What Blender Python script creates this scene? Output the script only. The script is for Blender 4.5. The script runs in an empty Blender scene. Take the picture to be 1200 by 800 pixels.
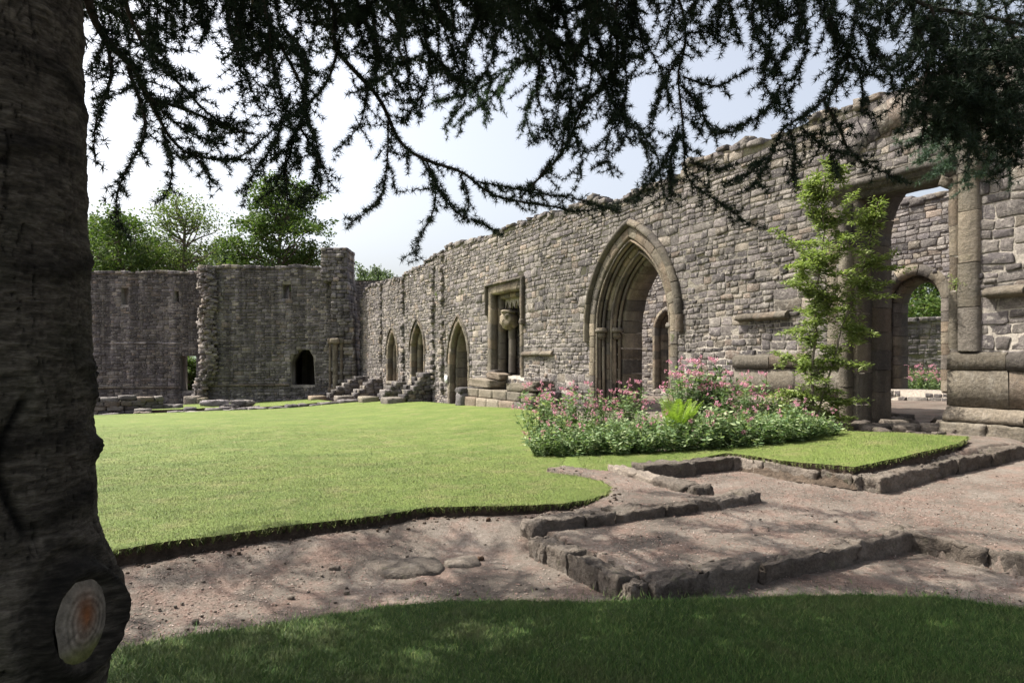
import bpy, math, random
import numpy as np
from mathutils import Vector, Matrix
from mathutils.geometry import tessellate_polygon, delaunay_2d_cdt

random.seed(7)
RNG = np.random.default_rng(7)
SC = bpy.context.scene
COL = SC.collection
R = math.radians

# ------------------------------------------------------------------ camera, sky, sun, exposure
EYE = 1.6                      # eye height in metres; z = 0 is roughly the path in front
FPX, HX, HY = 760.0, 600.0, 424.0
cam_d = bpy.data.cameras.new('camera')
cam = bpy.data.objects.new('camera', cam_d)
COL.objects.link(cam)
cam.location = (0, 0, EYE)
cam.rotation_euler = (R(90), 0, 0)
cam_d.sensor_width = 36
cam_d.sensor_fit = 'HORIZONTAL'
cam_d.lens = FPX / 1200 * 36
cam_d.shift_y = 24 / 1200
cam_d.clip_start = 0.05
cam_d.clip_end = 3000
SC.camera = cam

SUN_DIR = Vector((-0.96, 0.26, 0)).normalized()
SUN_EL = R(55)
world = bpy.data.worlds.new('World')
SC.world = world
world.use_nodes = True
wn = world.node_tree
bg = wn.nodes['Background']
sky = wn.nodes.new('ShaderNodeTexSky')
sky.sky_type = 'NISHITA'
sky.sun_disc = False
sky.sun_elevation = SUN_EL
sky.sun_rotation = math.atan2(SUN_DIR.x, SUN_DIR.y)
sky.air_density = 1.0
sky.dust_density = 6.0
sky.ozone_density = 1.0
hs = wn.nodes.new('ShaderNodeHueSaturation')          # hazy summer sky: milky, little blue
hs.inputs['Saturation'].default_value = 0.5
hs.inputs['Value'].default_value = 1.04
wn.links.new(sky.outputs[0], hs.inputs['Color'])
wn.links.new(hs.outputs[0], bg.inputs[0])
bg.inputs[1].default_value = 0.15
sl = bpy.data.lights.new('sun', 'SUN')
sl.energy = 5.0
sl.angle = R(0.5)
sl.color = (1.0, 0.95, 0.86)
sun = bpy.data.objects.new('sun', sl)
COL.objects.link(sun)
sv = Vector((SUN_DIR.x * math.cos(SUN_EL), SUN_DIR.y * math.cos(SUN_EL), math.sin(SUN_EL)))
sun.rotation_euler = sv.to_track_quat('Z', 'Y').to_euler()
sun.location = (-20, 0, 30)
SC.view_settings.view_transform = 'Standard'
SC.view_settings.look = 'None'
SC.view_settings.gamma = 1
SC.view_settings.exposure = 0.84
SC.cycles.max_bounces = 6
SC.cycles.transparent_max_bounces = 8

# ------------------------------------------------------------------ frames
D = np.array([-0.466, 0.885]); D /= np.linalg.norm(D)       # along the long wall, away from us
N = np.array([-D[1], D[0]])                                  # out of the wall, into the court
P0 = np.array([7.55, 11.26])
WROT = math.atan2(-D[1], -D[0])


def uv2xy(u, v):
    return P0[0] + D[0] * u + N[0] * v, P0[1] + D[1] * u + N[1] * v


def xy2uv(x, y):
    return (x - P0[0]) * D[0] + (y - P0[1]) * D[1], (x - P0[0]) * N[0] + (y - P0[1]) * N[1]


def at(px, py, Y):
    return Vector(((px - HX) / FPX * Y, Y, EYE + (HY - py) / FPX * Y))


def onwall(px, py, dep=0.0):
    """local (lx, z) of the long wall's frame for a photo pixel on the plane lying dep behind its face"""
    r = (px - HX) / FPX
    bx, by = P0[0] - N[0] * dep, P0[1] - N[1] * dep
    u = (bx - r * by) / (r * D[1] - D[0])
    Y = by + D[1] * u
    return -u, EYE + (HY - py) / FPX * Y


def sstep(t):
    t = np.clip(t, 0, 1)
    return t * t * (3 - 2 * t)


def vnoise(x, y, seed=0):
    """cheap smooth value noise, arrays in, -1..1 out"""
    xi, yi = np.floor(x), np.floor(y)
    xf, yf = x - xi, y - yi
    xf, yf = xf * xf * (3 - 2 * xf), yf * yf * (3 - 2 * yf)

    def h(a, b):
        v = np.sin(a * 127.1 + b * 311.7 + seed * 74.7) * 43758.5453
        return (v - np.floor(v)) * 2 - 1
    return (h(xi, yi) * (1 - xf) + h(xi + 1, yi) * xf) * (1 - yf) + (h(xi, yi + 1) * (1 - xf) + h(xi + 1, yi + 1) * xf) * yf


def fbm(x, y, seed=0, oct=3):
    s, a, t = 0, 1.0, 0
    for k in range(oct):
        s = s + a * vnoise(x * 2 ** k, y * 2 ** k, seed + k * 13)
        t += a
        a *= 0.5
    return s / t


# ------------------------------------------------------------------ materials
def mat_base(name):
    m = bpy.data.materials.new(name)
    m.use_nodes = True
    nt = m.node_tree
    b = nt.nodes['Principled BSDF']
    b.inputs['Roughness'].default_value = 0.9
    b.inputs['Specular IOR Level'].default_value = 0.2
    return m, nt, b


def nd(nt, t, **kw):
    n = nt.nodes.new(t)
    for k, v in kw.items():
        setattr(n, k, v)
    return n


def noise(nt, vec, scale, detail=4, rough=0.6):
    n = nd(nt, 'ShaderNodeTexNoise')
    n.inputs['Scale'].default_value = scale
    n.inputs['Detail'].default_value = detail
    n.inputs['Roughness'].default_value = rough
    if vec is not None:
        nt.links.new(vec, n.inputs['Vector'])
    return n.outputs['Fac']


def ramp(nt, fac, stops):
    r = nd(nt, 'ShaderNodeValToRGB')
    e = r.color_ramp.elements
    while len(e) < len(stops):
        e.new(0.5)
    for i, (p, c) in enumerate(stops):
        e[i].position = p
        e[i].color = (*c, 1) if len(c) == 3 else c
    nt.links.new(fac, r.inputs[0])
    return r.outputs[0]


def mix(nt, fac, a, b, mode='MIX'):
    m = nd(nt, 'ShaderNodeMix', data_type='RGBA', blend_type=mode)
    for sock, val in ((m.inputs[0], fac), (m.inputs[6], a), (m.inputs[7], b)):
        if isinstance(val, (int, float)):
            sock.default_value = val
        elif isinstance(val, tuple):
            sock.default_value = (*val, 1)
        else:
            nt.links.new(val, sock)
    return m.outputs[2]


def mapping(nt, scale, use='Object'):
    tc = nd(nt, 'ShaderNodeTexCoord')
    mp = nd(nt, 'ShaderNodeMapping')
    mp.inputs['Scale'].default_value = scale
    nt.links.new(tc.outputs[use], mp.inputs[0])
    return mp.outputs[0]


def bump(nt, bsdf, height, strength, dist):
    b = nd(nt, 'ShaderNodeBump')
    b.inputs['Strength'].default_value = strength
    b.inputs['Distance'].default_value = dist
    nt.links.new(height, b.inputs['Height'])
    nt.links.new(b.outputs[0], bsdf.inputs['Normal'])


def math_n(nt, op, a, b):
    n = nd(nt, 'ShaderNodeMath', operation=op)
    for i, v in enumerate((a, b)):
        if isinstance(v, (int, float)):
            n.inputs[i].default_value = v
        else:
            nt.links.new(v, n.inputs[i])
    return n.outputs[0]


def stone_mat(name, tint=(1, 1, 1), stain=0.3, lime=0.2, streak=0.0, moss=0.1, fine=26, smear=0.0, grey=(0.03, 0.028, 0.026)):
    """masonry: every stone carries its own colour in the attribute 'col'"""
    m, nt, b = mat_base(name)
    at_ = nd(nt, 'ShaderNodeAttribute', attribute_name='col')
    o = mapping(nt, (1, 1, 1))
    n1 = noise(nt, o, fine, 5, 0.7)
    c = mix(nt, 1.0, at_.outputs['Color'], tint, 'MULTIPLY')
    c = mix(nt, 1.0, c, ramp(nt, n1, [(0.25, (0.5, 0.5, 0.5)), (0.75, (1.45, 1.42, 1.38))]), 'MULTIPLY')
    # dark lichen/soot patches
    n2 = noise(nt, o, 0.9, 5, 0.65)
    c = mix(nt, math_n(nt, 'MULTIPLY', ramp(nt, n2, [(0.48, (0, 0, 0)), (0.66, (1, 1, 1))]), stain), c, grey)
    # pale lime run-off
    n3 = noise(nt, mapping(nt, (1.3, 1.3, 0.35)), 1.7, 6, 0.7)
    c = mix(nt, math_n(nt, 'MULTIPLY', ramp(nt, n3, [(0.56, (0, 0, 0)), (0.7, (1, 1, 1))]), lime), c, (0.42, 0.39, 0.34))
    if streak:
        n4 = noise(nt, mapping(nt, (1.6, 1.6, 0.06)), 1.0, 5, 0.6)
        c = mix(nt, math_n(nt, 'MULTIPLY', ramp(nt, n4, [(0.42, (1, 1, 1)), (0.6, (0, 0, 0))]), streak), c, (0.022, 0.02, 0.02))
        n6 = noise(nt, mapping(nt, (2.2, 2.2, 0.05)), 1.3, 4, 0.6)
        c = mix(nt, math_n(nt, 'MULTIPLY', ramp(nt, n6, [(0.55, (0, 0, 0)), (0.68, (1, 1, 1))]), streak * 0.55), c, (0.19, 0.172, 0.145))
    n7 = noise(nt, o, 7.5, 7, 0.8)
    c = mix(nt, math_n(nt, 'MULTIPLY', ramp(nt, n7, [(0.53, (0, 0, 0)), (0.6, (1, 1, 1))]), smear), c, (0.31, 0.285, 0.25))
    n5 = noise(nt, o, 5.5, 4, 0.6)
    c = mix(nt, math_n(nt, 'MULTIPLY', ramp(nt, n5, [(0.6, (0, 0, 0)), (0.7, (1, 1, 1))]), moss), c, (0.11, 0.11, 0.06))
    nt.links.new(c, b.inputs['Base Color'])
    h = math_n(nt, 'ADD', math_n(nt, 'MULTIPLY', noise(nt, o, 55, 6, 0.7), 0.5), noise(nt, o, 11, 5, 0.6))
    bump(nt, b, h, 0.9, 0.04)
    return m


M = {}
M['rubble'] = stone_mat('rubble masonry', (.94, .92, .905), 0.55, 0.34, 0, 0.06, smear=0.62)
M['rear'] = stone_mat('rear masonry', (1.0, 0.98, 0.96), 0.15, 0.15, 0, 0.05, smear=0.4)
M['far'] = stone_mat('stained masonry', (1.3, 1.3, 1.33), 0.5, 0.12, 0.55, 0.1, smear=0.15)
M['ashlar'] = stone_mat('dressed sandstone', (1.0, .99, .97), 0.6, 0.2, 0.35, 0.25, fine=34, smear=.12)
M['plinth'] = stone_mat('weathered dressed stone', (.9, .9, .92), 0.55, 0.15, 0, 0.15, fine=20, smear=0.2)
M['kerb'] = stone_mat('worn kerb stone', (1, 1, 1), 0.45, 0.15, 0, 0.4, fine=34, smear=.15)


def simple_noise_mat(name, stops, scale, detail=5, bmp=(0.5, 0.01, 60), rough=0.9, spec=0.2, map_scale=(1, 1, 1)):
    m, nt, b = mat_base(name)
    o = mapping(nt, map_scale)
    c = ramp(nt, noise(nt, o, scale, detail, 0.65), stops)
    nt.links.new(c, b.inputs['Base Color'])
    b.inputs['Roughness'].default_value = rough
    b.inputs['Specular IOR Level'].default_value = spec
    if bmp:
        bump(nt, b, noise(nt, o, bmp[2], 5, 0.65), bmp[0], bmp[1])
    return m


def ground_mat():
    m, nt, b = mat_base('earth and needle litter')
    o = mapping(nt, (1, 1, 1))
    c = ramp(nt, noise(nt, o, 1.1, 5, 0.6), [(0.3, (0.08, 0.068, 0.058)), (0.5, (0.138, 0.118, 0.101)), (0.72, (0.2, 0.175, 0.153))])
    # drifts of fallen pinkish larch litter
    n = noise(nt, o, 2.3, 6, 0.75)
    c = mix(nt, math_n(nt, 'MULTIPLY', ramp(nt, n, [(0.47, (0, 0, 0)), (0.62, (1, 1, 1))]), 0.5), c, (0.185, 0.118, 0.096))
    f = noise(nt, o, 90, 3, 0.8)
    c = mix(nt, 1.0, c, ramp(nt, f, [(0.3, (0.55, 0.53, 0.5)), (0.7, (1.35, 1.35, 1.35))]), 'MULTIPLY')
    f2 = noise(nt, o, 22, 4, 0.7)
    c = mix(nt, 1.0, c, ramp(nt, f2, [(0.3, (0.75, 0.74, 0.72)), (0.7, (1.2, 1.2, 1.2))]), 'MULTIPLY')
    nt.links.new(c, b.inputs['Base Color'])
    h = math_n(nt, 'ADD', math_n(nt, 'MULTIPLY', f, 0.35), f2)
    bump(nt, b, h, 0.8, 0.02)
    return m


def grass_mat(name, a, bcol, dry, dry_amt=0.5):
    m, nt, b = mat_base(name)
    g = nd(nt, 'ShaderNodeNewGeometry')
    c = ramp(nt, noise(nt, g.outputs['Position'], 0.7, 6, 0.7), [(0.32, a), (0.68, bcol)])
    n = noise(nt, g.outputs['Position'], 1.7, 5, 0.7)
    c = mix(nt, math_n(nt, 'MULTIPLY', ramp(nt, n, [(0.5, (0, 0, 0)), (0.72, (1, 1, 1))]), dry_amt), c, dry)
    n2 = noise(nt, g.outputs['Position'], 38, 3, 0.8)
    c = mix(nt, 1.0, c, ramp(nt, n2, [(0.3, (0.62, 0.66, 0.6)), (0.7, (1.35, 1.32, 1.35))]), 'MULTIPLY')
    nt.links.new(c, b.inputs['Base Color'])
    b.inputs['Roughness'].default_value = 0.75
    bump(nt, b, noise(nt, g.outputs['Position'], 70, 3, 0.8), 0.8, 0.02)
    return m


def leaf_mat(name, cols, trans=0.35, up=False):
    m, nt, b = mat_base(name)
    g = nd(nt, 'ShaderNodeNewGeometry')
    c = ramp(nt, g.outputs['Random Per Island'], cols)
    if up:      # a sward of blades: shade it as the sward it forms
        c2 = noise(nt, g.outputs['Position'], 0.7, 6, 0.7)
        c = mix(nt, 1.0, c, ramp(nt, c2, [(0.34, (.7, .76, .68)), (0.66, (1.12, 1.06, 1.12))]), 'MULTIPLY')
        c3 = noise(nt, g.outputs['Position'], 1.7, 5, 0.7)
        c = mix(nt, math_n(nt, 'MULTIPLY', ramp(nt, c3, [(0.5, (0, 0, 0)), (0.72, (1, 1, 1))]), 0.5), c, (.23, .2, .09) if 'shaded' not in name else (.12, .11, .05))  # dry patches dimmed too where the shade is painted in
        cx = nd(nt, 'ShaderNodeCombineXYZ')
        cx.inputs[2].default_value = 1
        vm = nd(nt, 'ShaderNodeVectorMath', operation='MULTIPLY_ADD')
        vm.inputs[1].default_value = (.3, .3, .3)
        nt.links.new(g.outputs['Normal'], vm.inputs[0])
        nt.links.new(cx.outputs[0], vm.inputs[2])
        vn_ = nd(nt, 'ShaderNodeVectorMath', operation='NORMALIZE')
        nt.links.new(vm.outputs[0], vn_.inputs[0])
        nt.links.new(vn_.outputs[0], b.inputs['Normal'])
    nt.links.new(c, b.inputs['Base Color'])
    b.inputs['Roughness'].default_value = 0.6
    if trans:
        out = nt.nodes['Material Output']
        t = nd(nt, 'ShaderNodeBsdfTranslucent')
        t2 = mix(nt, 1.0, c, (1.3, 1.45, 0.75), 'MULTIPLY')
        nt.links.new(t2, t.inputs[0])
        mx = nd(nt, 'ShaderNodeMixShader')
        mx.inputs[0].default_value = trans
        nt.links.new(b.outputs[0], mx.inputs[1])
        nt.links.new(t.outputs[0], mx.inputs[2])
        nt.links.new(mx.outputs[0], out.inputs[0])
    return m


M['ground'] = ground_mat()
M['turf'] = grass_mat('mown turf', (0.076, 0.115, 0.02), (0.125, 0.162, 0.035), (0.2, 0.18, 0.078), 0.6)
M['turf_near'] = grass_mat('shade darkened turf', (0.03, 0.05, 0.014), (0.06, 0.085, 0.022), (0.13, 0.11, 0.05), 0.35)  # darker copy of the mown turf, cedar shade put into the colour
M['soil'] = simple_noise_mat('dark soil', [(0.3, (0.04, 0.03, 0.022)), (0.7, (0.11, 0.082, 0.06))], 14, bmp=(0.9, 0.04, 30))
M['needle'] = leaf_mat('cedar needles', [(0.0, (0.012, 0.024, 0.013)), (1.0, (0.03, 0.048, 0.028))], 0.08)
M['needle_sun_tint'] = leaf_mat('sun tinted cedar needles', [(0.0, (0.05, 0.085, 0.06)), (1.0, (0.09, 0.14, 0.10))], 0.2)  # lighter needle copy, sunlight put into its colour
M['twig'] = simple_noise_mat('twig bark', [(0.3, (0.03, 0.024, 0.02)), (0.7, (0.07, 0.057, 0.047))], 20)
M['bark_pale'] = simple_noise_mat('pale bark', [(0.3, (0.09, 0.075, 0.06)), (0.7, (0.2, 0.17, 0.14))], 8)
M['leaf_tree'] = leaf_mat('tree leaves', [(0.0, (0.035, 0.065, 0.016)), (0.6, (0.07, 0.115, 0.028)), (1.0, (0.13, 0.17, 0.05))], 0.3)
M['leaf_tree_pale'] = leaf_mat('yellowish tree leaves', [(0.0, (0.06, 0.09, 0.03)), (0.6, (0.11, 0.15, 0.05)), (1.0, (0.18, 0.21, 0.08))], 0.35)
M['leaf_far'] = leaf_mat('haze tinted leaves', [(0.0, (0.06, 0.095, 0.045)), (1.0, (0.13, 0.17, 0.085))], 0.2)  # paler copy of the tree leaves, slight haze mixed into the colour
M['leaf_sapling'] = leaf_mat('young leaves', [(0.0, (0.11, 0.155, 0.04)), (0.6, (0.19, 0.24, 0.08)), (1.0, (0.31, 0.35, 0.15))], 0.32)
M['leaf_val'] = leaf_mat('valerian leaves', [(0.0, (0.065, 0.12, 0.045)), (0.6, (0.16, 0.225, 0.1)), (1.0, (0.34, 0.4, 0.22))], 0.25)
M['leaf_bush'] = leaf_mat('dark bush leaves', [(0.0, (0.025, 0.05, 0.018)), (1.0, (0.08, 0.12, 0.05))], 0.2)
M['fern'] = leaf_mat('fern fronds', [(0.0, (0.13, 0.2, 0.03)), (1.0, (0.23, 0.32, 0.06))], 0.4)
M['pink'] = leaf_mat('pink blossom', [(0.0, (0.46, 0.13, 0.27)), (0.6, (0.58, 0.26, 0.40)), (1.0, (0.72, 0.45, 0.56))], 0.25)
M['hill'] = simple_noise_mat('wooded hill', [(0.3, (0.07, 0.10, 0.075)), (0.7, (0.14, 0.18, 0.12))], 0.12, bmp=(1, 2, 0.35))
M['heart'] = simple_noise_mat('scar wood', [(0.3, (0.24, 0.1, 0.04)), (0.7, (0.42, 0.2, 0.09))], 12)
M['litter'] = leaf_mat('pink litter', [(0.0, (0.11, 0.068, 0.052)), (0.6, (0.2, 0.125, 0.1)), (1.0, (0.3, 0.245, 0.21))], 0)
M['cone'] = simple_noise_mat('brown cone', [(0.3, (0.035, 0.02, 0.012)), (0.7, (0.09, 0.055, 0.035))], 60)
M['notice'] = simple_noise_mat('white notice', [(0.3, (0.6, 0.6, 0.58)), (0.7, (0.75, 0.75, 0.73))], 6, bmp=None)


def bark_mat():
    m, nt, b = mat_base('banded bark')
    o = mapping(nt, (3.2, 3.2, 15))
    n = noise(nt, o, 2.6, 8, 0.75)
    c = ramp(nt, n, [(0.3, (0.045, 0.038, 0.03)), (0.48, (0.13, 0.11, 0.088)), (0.66, (0.3, 0.26, 0.21))])
    n2 = noise(nt, mapping(nt, (1, 1, 0.6)), 2.6, 4, 0.6)
    c = mix(nt, math_n(nt, 'MULTIPLY', ramp(nt, n2, [(0.5, (0, 0, 0)), (0.7, (1, 1, 1))]), 0.35), c, (0.06, 0.075, 0.03))
    at_ = nd(nt, 'ShaderNodeAttribute', attribute_name='col')      # furrows and branch collars are darker
    c = mix(nt, 1.0, c, at_.outputs['Color'], 'MULTIPLY')
    nt.links.new(c, b.inputs['Base Color'])
    f = noise(nt, mapping(nt, (1, 1, 3.0)), 30, 6, 0.75)
    bump(nt, b, math_n(nt, 'ADD', n, math_n(nt, 'MULTIPLY', f, 0.7)), 1.0, 0.06)
    return m


M['bark'] = bark_mat()


# ------------------------------------------------------------------ objects
def tag(o, label=None, cat=None, group=None, kind=None):
    for k, v in (('label', label), ('category', cat), ('group', group), ('kind', kind)):
        if v:
            o[k] = v
    return o


def empty(name, loc=(0, 0, 0), rz=0.0, **kw):
    o = bpy.data.objects.new(name, None)
    COL.objects.link(o)
    o.location = loc
    o.rotation_euler = (0, 0, rz)
    o.empty_display_size = 0.2
    return tag(o, **kw)


def build(name, V, F, mat, parent=None, smooth=False, col=None, loc=None, rz=None):
    """V (n,3); F a list of index arrays (m,k) with uniform k each; col (n,3) per vertex"""
    V = np.asarray(V, dtype=np.float32)
    if not isinstance(F, list):
        F = [F]
    F = [np.asarray(f, dtype=np.int32) for f in F if len(f)]
    me = bpy.data.meshes.new(name)
    me.vertices.add(len(V))
    me.vertices.foreach_set('co', V.ravel())
    idx = np.concatenate([f.ravel() for f in F])
    tot = np.concatenate([np.full(len(f), f.shape[1], dtype=np.int32) for f in F])
    st = np.concatenate([[0], np.cumsum(tot)[:-1]]).astype(np.int32)
    me.loops.add(len(idx))
    me.loops.foreach_set('vertex_index', idx)
    me.polygons.add(len(tot))
    me.polygons.foreach_set('loop_start', st)
    me.polygons.foreach_set('loop_total', tot)
    if smooth:
        me.polygons.foreach_set('use_smooth', np.ones(len(tot), dtype=bool))
    if col is not None:
        a = me.attributes.new('col', 'FLOAT_COLOR', 'POINT')
        c4 = np.ones((len(V), 4), dtype=np.float32)
        c4[:, :3] = col
        a.data.foreach_set('color', c4.ravel())
    me.update(calc_edges=True)
    me.validate()
    if isinstance(mat, (list, tuple)):
        for x in mat:
            me.materials.append(x)
    else:
        me.materials.append(mat)
    o = bpy.data.objects.new(name, me)
    COL.objects.link(o)
    if parent:
        o.parent = parent
    if loc is not None:
        o.location = loc
    if rz is not None:
        o.rotation_euler = (0, 0, rz)
    return o


class Acc:
    """collects pieces into one mesh"""
    def __init__(s):
        s.V, s.F, s.C, s.n = [], [], [], 0

    def add(s, V, F, C=None):
        V = np.asarray(V, dtype=np.float32)
        if not isinstance(F, list):
            F = [F]
        s.V.append(V)
        for f in F:
            f = np.asarray(f, dtype=np.int32)
            if len(f):
                s.F.append(f + s.n)
        if C is None:
            C = (0.25, 0.23, 0.21)
        C = np.asarray(C, dtype=np.float32)
        if C.ndim == 1:
            C = np.tile(C, (len(V), 1))
        s.C.append(C)
        s.n += len(V)
        return s

    def build(s, name, mat, parent=None, smooth=False, **kw):
        by = {}
        for f in s.F:
            by.setdefault(f.shape[1], []).append(f)
        F = [np.concatenate(v) for v in by.values()]
        return build(name, np.concatenate(s.V), F, mat, parent, smooth, np.concatenate(s.C), **kw)


def copy_thing(o, parent=None):
    c = o.copy()
    COL.objects.link(c)
    c.parent = parent
    for ch in o.children:
        copy_thing(ch, c)
    return c


# ---- stone palettes (albedo)
def pal_rubble(n, rng):
    base = np.array([[0.155, 0.142, 0.137], [0.195, 0.18, 0.168], [0.125, 0.114, 0.117], [0.095, 0.087, 0.09], [0.225, 0.20, 0.17], [0.165, 0.15, 0.148], [0.20, 0.165, 0.14]])
    c = base[rng.choice(len(base), n, p=[.22, .2, .18, .12, .1, .13, .05])]
    return c * rng.uniform(0.52, 1.2, (n, 1))


def pal_ashlar(n, rng):
    base = np.array([[0.27, 0.235, 0.18], [0.22, 0.195, 0.155], [0.30, 0.255, 0.195], [0.185, 0.165, 0.145], [0.25, 0.20, 0.15]])
    return base[rng.integers(0, len(base), n)] * rng.uniform(0.66, .9, (n, 1))


def pal_kerb(n, rng):
    base = np.array([[0.20, 0.168, 0.14], [0.24, 0.205, 0.172], [0.165, 0.14, 0.118]])
    return base[rng.integers(0, len(base), n)] * rng.uniform(0.62, .86, (n, 1))


# ---- rubble wall faces
T12 = np.array([(-.88, -1), (0, -1.0), (.88, -1), (1, -.84), (1.0, 0), (1, .84), (.88, 1), (0, 1.0), (-.88, 1), (-1, .84), (-1.0, 0), (-1, -.84)])


def stones(rects, rng, prot=(0.002, 0.022), gap=0.007, pal=pal_rubble, jit=0.12):
    """rects (n,4) x0,z0,x1,z1 on the plane y=0, the stones bulging towards -y"""
    rects = np.asarray(rects, dtype=float)
    n = len(rects)
    cx, cz = (rects[:, 0] + rects[:, 2]) / 2, (rects[:, 1] + rects[:, 3]) / 2
    hx, hz = (rects[:, 2] - rects[:, 0]) / 2 - gap, (rects[:, 3] - rects[:, 1]) / 2 - gap
    hx, hz = np.maximum(hx, 0.012), np.maximum(hz, 0.012)
    J = rng.uniform(-1, 1, (n, 12, 2)) * jit
    sm = np.minimum(hx, hz)[:, None]
    ox = T12[None, :, 0] * hx[:, None] + J[:, :, 0] * sm * 1.3
    oz = T12[None, :, 1] * hz[:, None] + J[:, :, 1] * sm * 1.3
    p = rng.uniform(prot[0], prot[1], n)[:, None]
    p = p + (rng.random((n, 1)) < .14) * rng.uniform(.008, .03, (n, 1))
    tx, tz = rng.uniform(-.04, .04, n)[:, None], rng.uniform(-.07, .07, n)[:, None]
    V = np.zeros((n, 37, 3))
    ins1, ins2 = 0.004, np.minimum(0.016, sm * 0.22)

    def ring(k0, inset, y):
        fx, fz = 1 - inset / hx[:, None], 1 - inset / hz[:, None]
        V[:, k0:k0 + 12, 0] = cx[:, None] + ox * fx
        V[:, k0:k0 + 12, 2] = cz[:, None] + oz * fz
        V[:, k0:k0 + 12, 1] = y
    ring(0, 0, 0.03)
    ring(12, ins1, -p * 0.55 + tx * ox + tz * oz)
    ring(24, ins2, -p + tx * ox * .8 + tz * oz * .8 + rng.uniform(-.005, .005, (n, 12)))
    V[:, 36, 0] = cx + rng.uniform(-.3, .3, n) * hx
    V[:, 36, 2] = cz + rng.uniform(-.3, .3, n) * hz
    V[:, 36, 1] = -p[:, 0] - rng.uniform(-.006, .006, n)
    k = np.arange(12)
    k1 = (k + 1) % 12
    q = np.concatenate([np.stack([k, k1, k1 + 12, k + 12], 1), np.stack([k + 12, k1 + 12, k1 + 24, k + 24], 1)])
    t = np.stack([k + 24, k1 + 24, np.full(12, 36)], 1)
    off = (np.arange(n) * 37)[:, None, None]
    C = np.repeat(pal(n, rng), 37, axis=0)
    return V.reshape(-1, 3), [(q[None] + off).reshape(-1, 4), (t[None] + off).reshape(-1, 3)], C


def layout(x0, x1, z0, top, holes, rng, band=(0.42, 0.62), course=(0.11, 0.25), wid=(1.0, 2.5), ragged=0.05):
    """uneven coursed rubble. top(x) -> z ; holes: functions (za, zb) -> list of (xa, xb)"""
    out = []
    z = z0
    xs = np.linspace(x0, x1, 200)
    zt = max(top(x) for x in xs)
    while z < zt:
        bh = rng.uniform(*band)
        x = x0 - rng.uniform(0, .8)
        while x < x1:
            run = rng.uniform(0.6, 2.6)
            k = max(1, int(round(bh / rng.uniform(*course))))
            cuts = np.cumsum(rng.uniform(.6, 1.4, k))
            cuts = np.concatenate([[0], cuts / cuts[-1]]) * bh + z
            for i in range(k):
                za, zb = cuts[i], cuts[i + 1]
                free = [(max(x, x0), min(x + run, x1))]
                for h in holes:
                    for (ha, hb) in h(za, zb):
                        nf = []
                        for (a, b) in free:
                            if hb <= a or ha >= b:
                                nf.append((a, b))
                            else:
                                if ha - a > .03:
                                    nf.append((a, ha))
                                if b - hb > .03:
                                    nf.append((hb, b))
                        free = nf
                for (a, b) in free:
                    s = a
                    while s < b - 0.02:
                        w = min(rng.uniform(*wid), 3.2) * (zb - za) * rng.choice([.7, 1, 1, 1.35])
                        w = min(max(w, .08), .75)
                        if b - (s + w) < .1:
                            w = b - s
                        zz = zb
                        if zb > top(s + w / 2) + rng.uniform(-ragged, ragged * .6):
                            s += w
                            continue
                        if rng.random() < .1 and zb - za > .17:
                            m = za + (zb - za) * rng.uniform(.35, .65)
                            out.append((s, za, s + w, m))
                            out.append((s, m, s + w, zz))
                        else:
                            out.append((s, za, s + w, zz))
                        s += w
            x += run
        z += bh
    return np.array(out)


def wob(V, amp=0.035, sc=0.45, seed=3):
    V[:, 2] += amp * vnoise(V[:, 0] * sc, V[:, 2] * sc * .6, seed)
    V[:, 0] += amp * .5 * vnoise(V[:, 0] * sc, V[:, 2] * sc, seed + 5)
    dx, dz = vnoise(V[:, 0] * 4.3, V[:, 2] * 4.9, seed + 9), vnoise(V[:, 0] * 4.1, V[:, 2] * 5.3, seed + 17)
    V[:, 0] += .026 * dx
    V[:, 2] += .024 * dz
    return V


def slab(outline, holes, y0, y1):
    """prism with holes, outline/holes as lists of (x, z)"""
    loops = [outline] + holes
    flat = [p for l in loops for p in l]
    tri = tessellate_polygon([[Vector((p[0], p[1], 0)) for p in l] for l in loops])
    n = len(flat)
    V = [(p[0], y0, p[1]) for p in flat] + [(p[0], y1, p[1]) for p in flat]
    T = [tuple(t) for t in tri] + [tuple(i + n for i in reversed(t)) for t in tri]
    Q = []
    k = 0
    for l in loops:
        m = len(l)
        for i in range(m):
            a, b = k + i, k + (i + 1) % m
            Q.append((a, b, b + n, a + n))
        k += m
    return np.array(V), [np.array(T), np.array(Q)]


def arch_c(w, h):
    c = (h * h - w * w) / (2 * w)
    return c, c + w


def arch_path(cx, w, z0, zs, za, n=14):
    """left foot, up, over a two-centred pointed arch, down to right foot"""
    c, Rr = arch_c(w, za - zs)
    pts = [(cx - w, z0)]
    a1 = math.atan2(za - zs, -c)
    for i in range(n + 1):
        a = math.pi + (a1 - math.pi) * i / n
        pts.append((cx + c + Rr * math.cos(a), zs + Rr * math.sin(a)))
    pts += [(2 * cx - x, z) for (x, z) in pts[-2::-1]]
    return pts


def arch_hole(cx, w, z0, zs, za, mg=0.0):
    c, Rr = arch_c(w, za - zs)

    def f(a, b):
        if b < z0 - .001 or a > za + mg:
            return []
        z = max(a, z0)
        if z <= zs:
            hw = w
        else:
            q = Rr * Rr - (z - zs) ** 2
            hw = math.sqrt(max(q, 0)) - c if q > 0 else 0
        hw = max(hw, 0) + mg
        return [(cx - hw, cx + hw)]
    return f


def rect_hole(x0, x1, z0, z1):
    def f(a, b):
        if b <= z0 + .01 or a >= z1 - .01:
            return []
        return [(x0, x1)]
    return f


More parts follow.
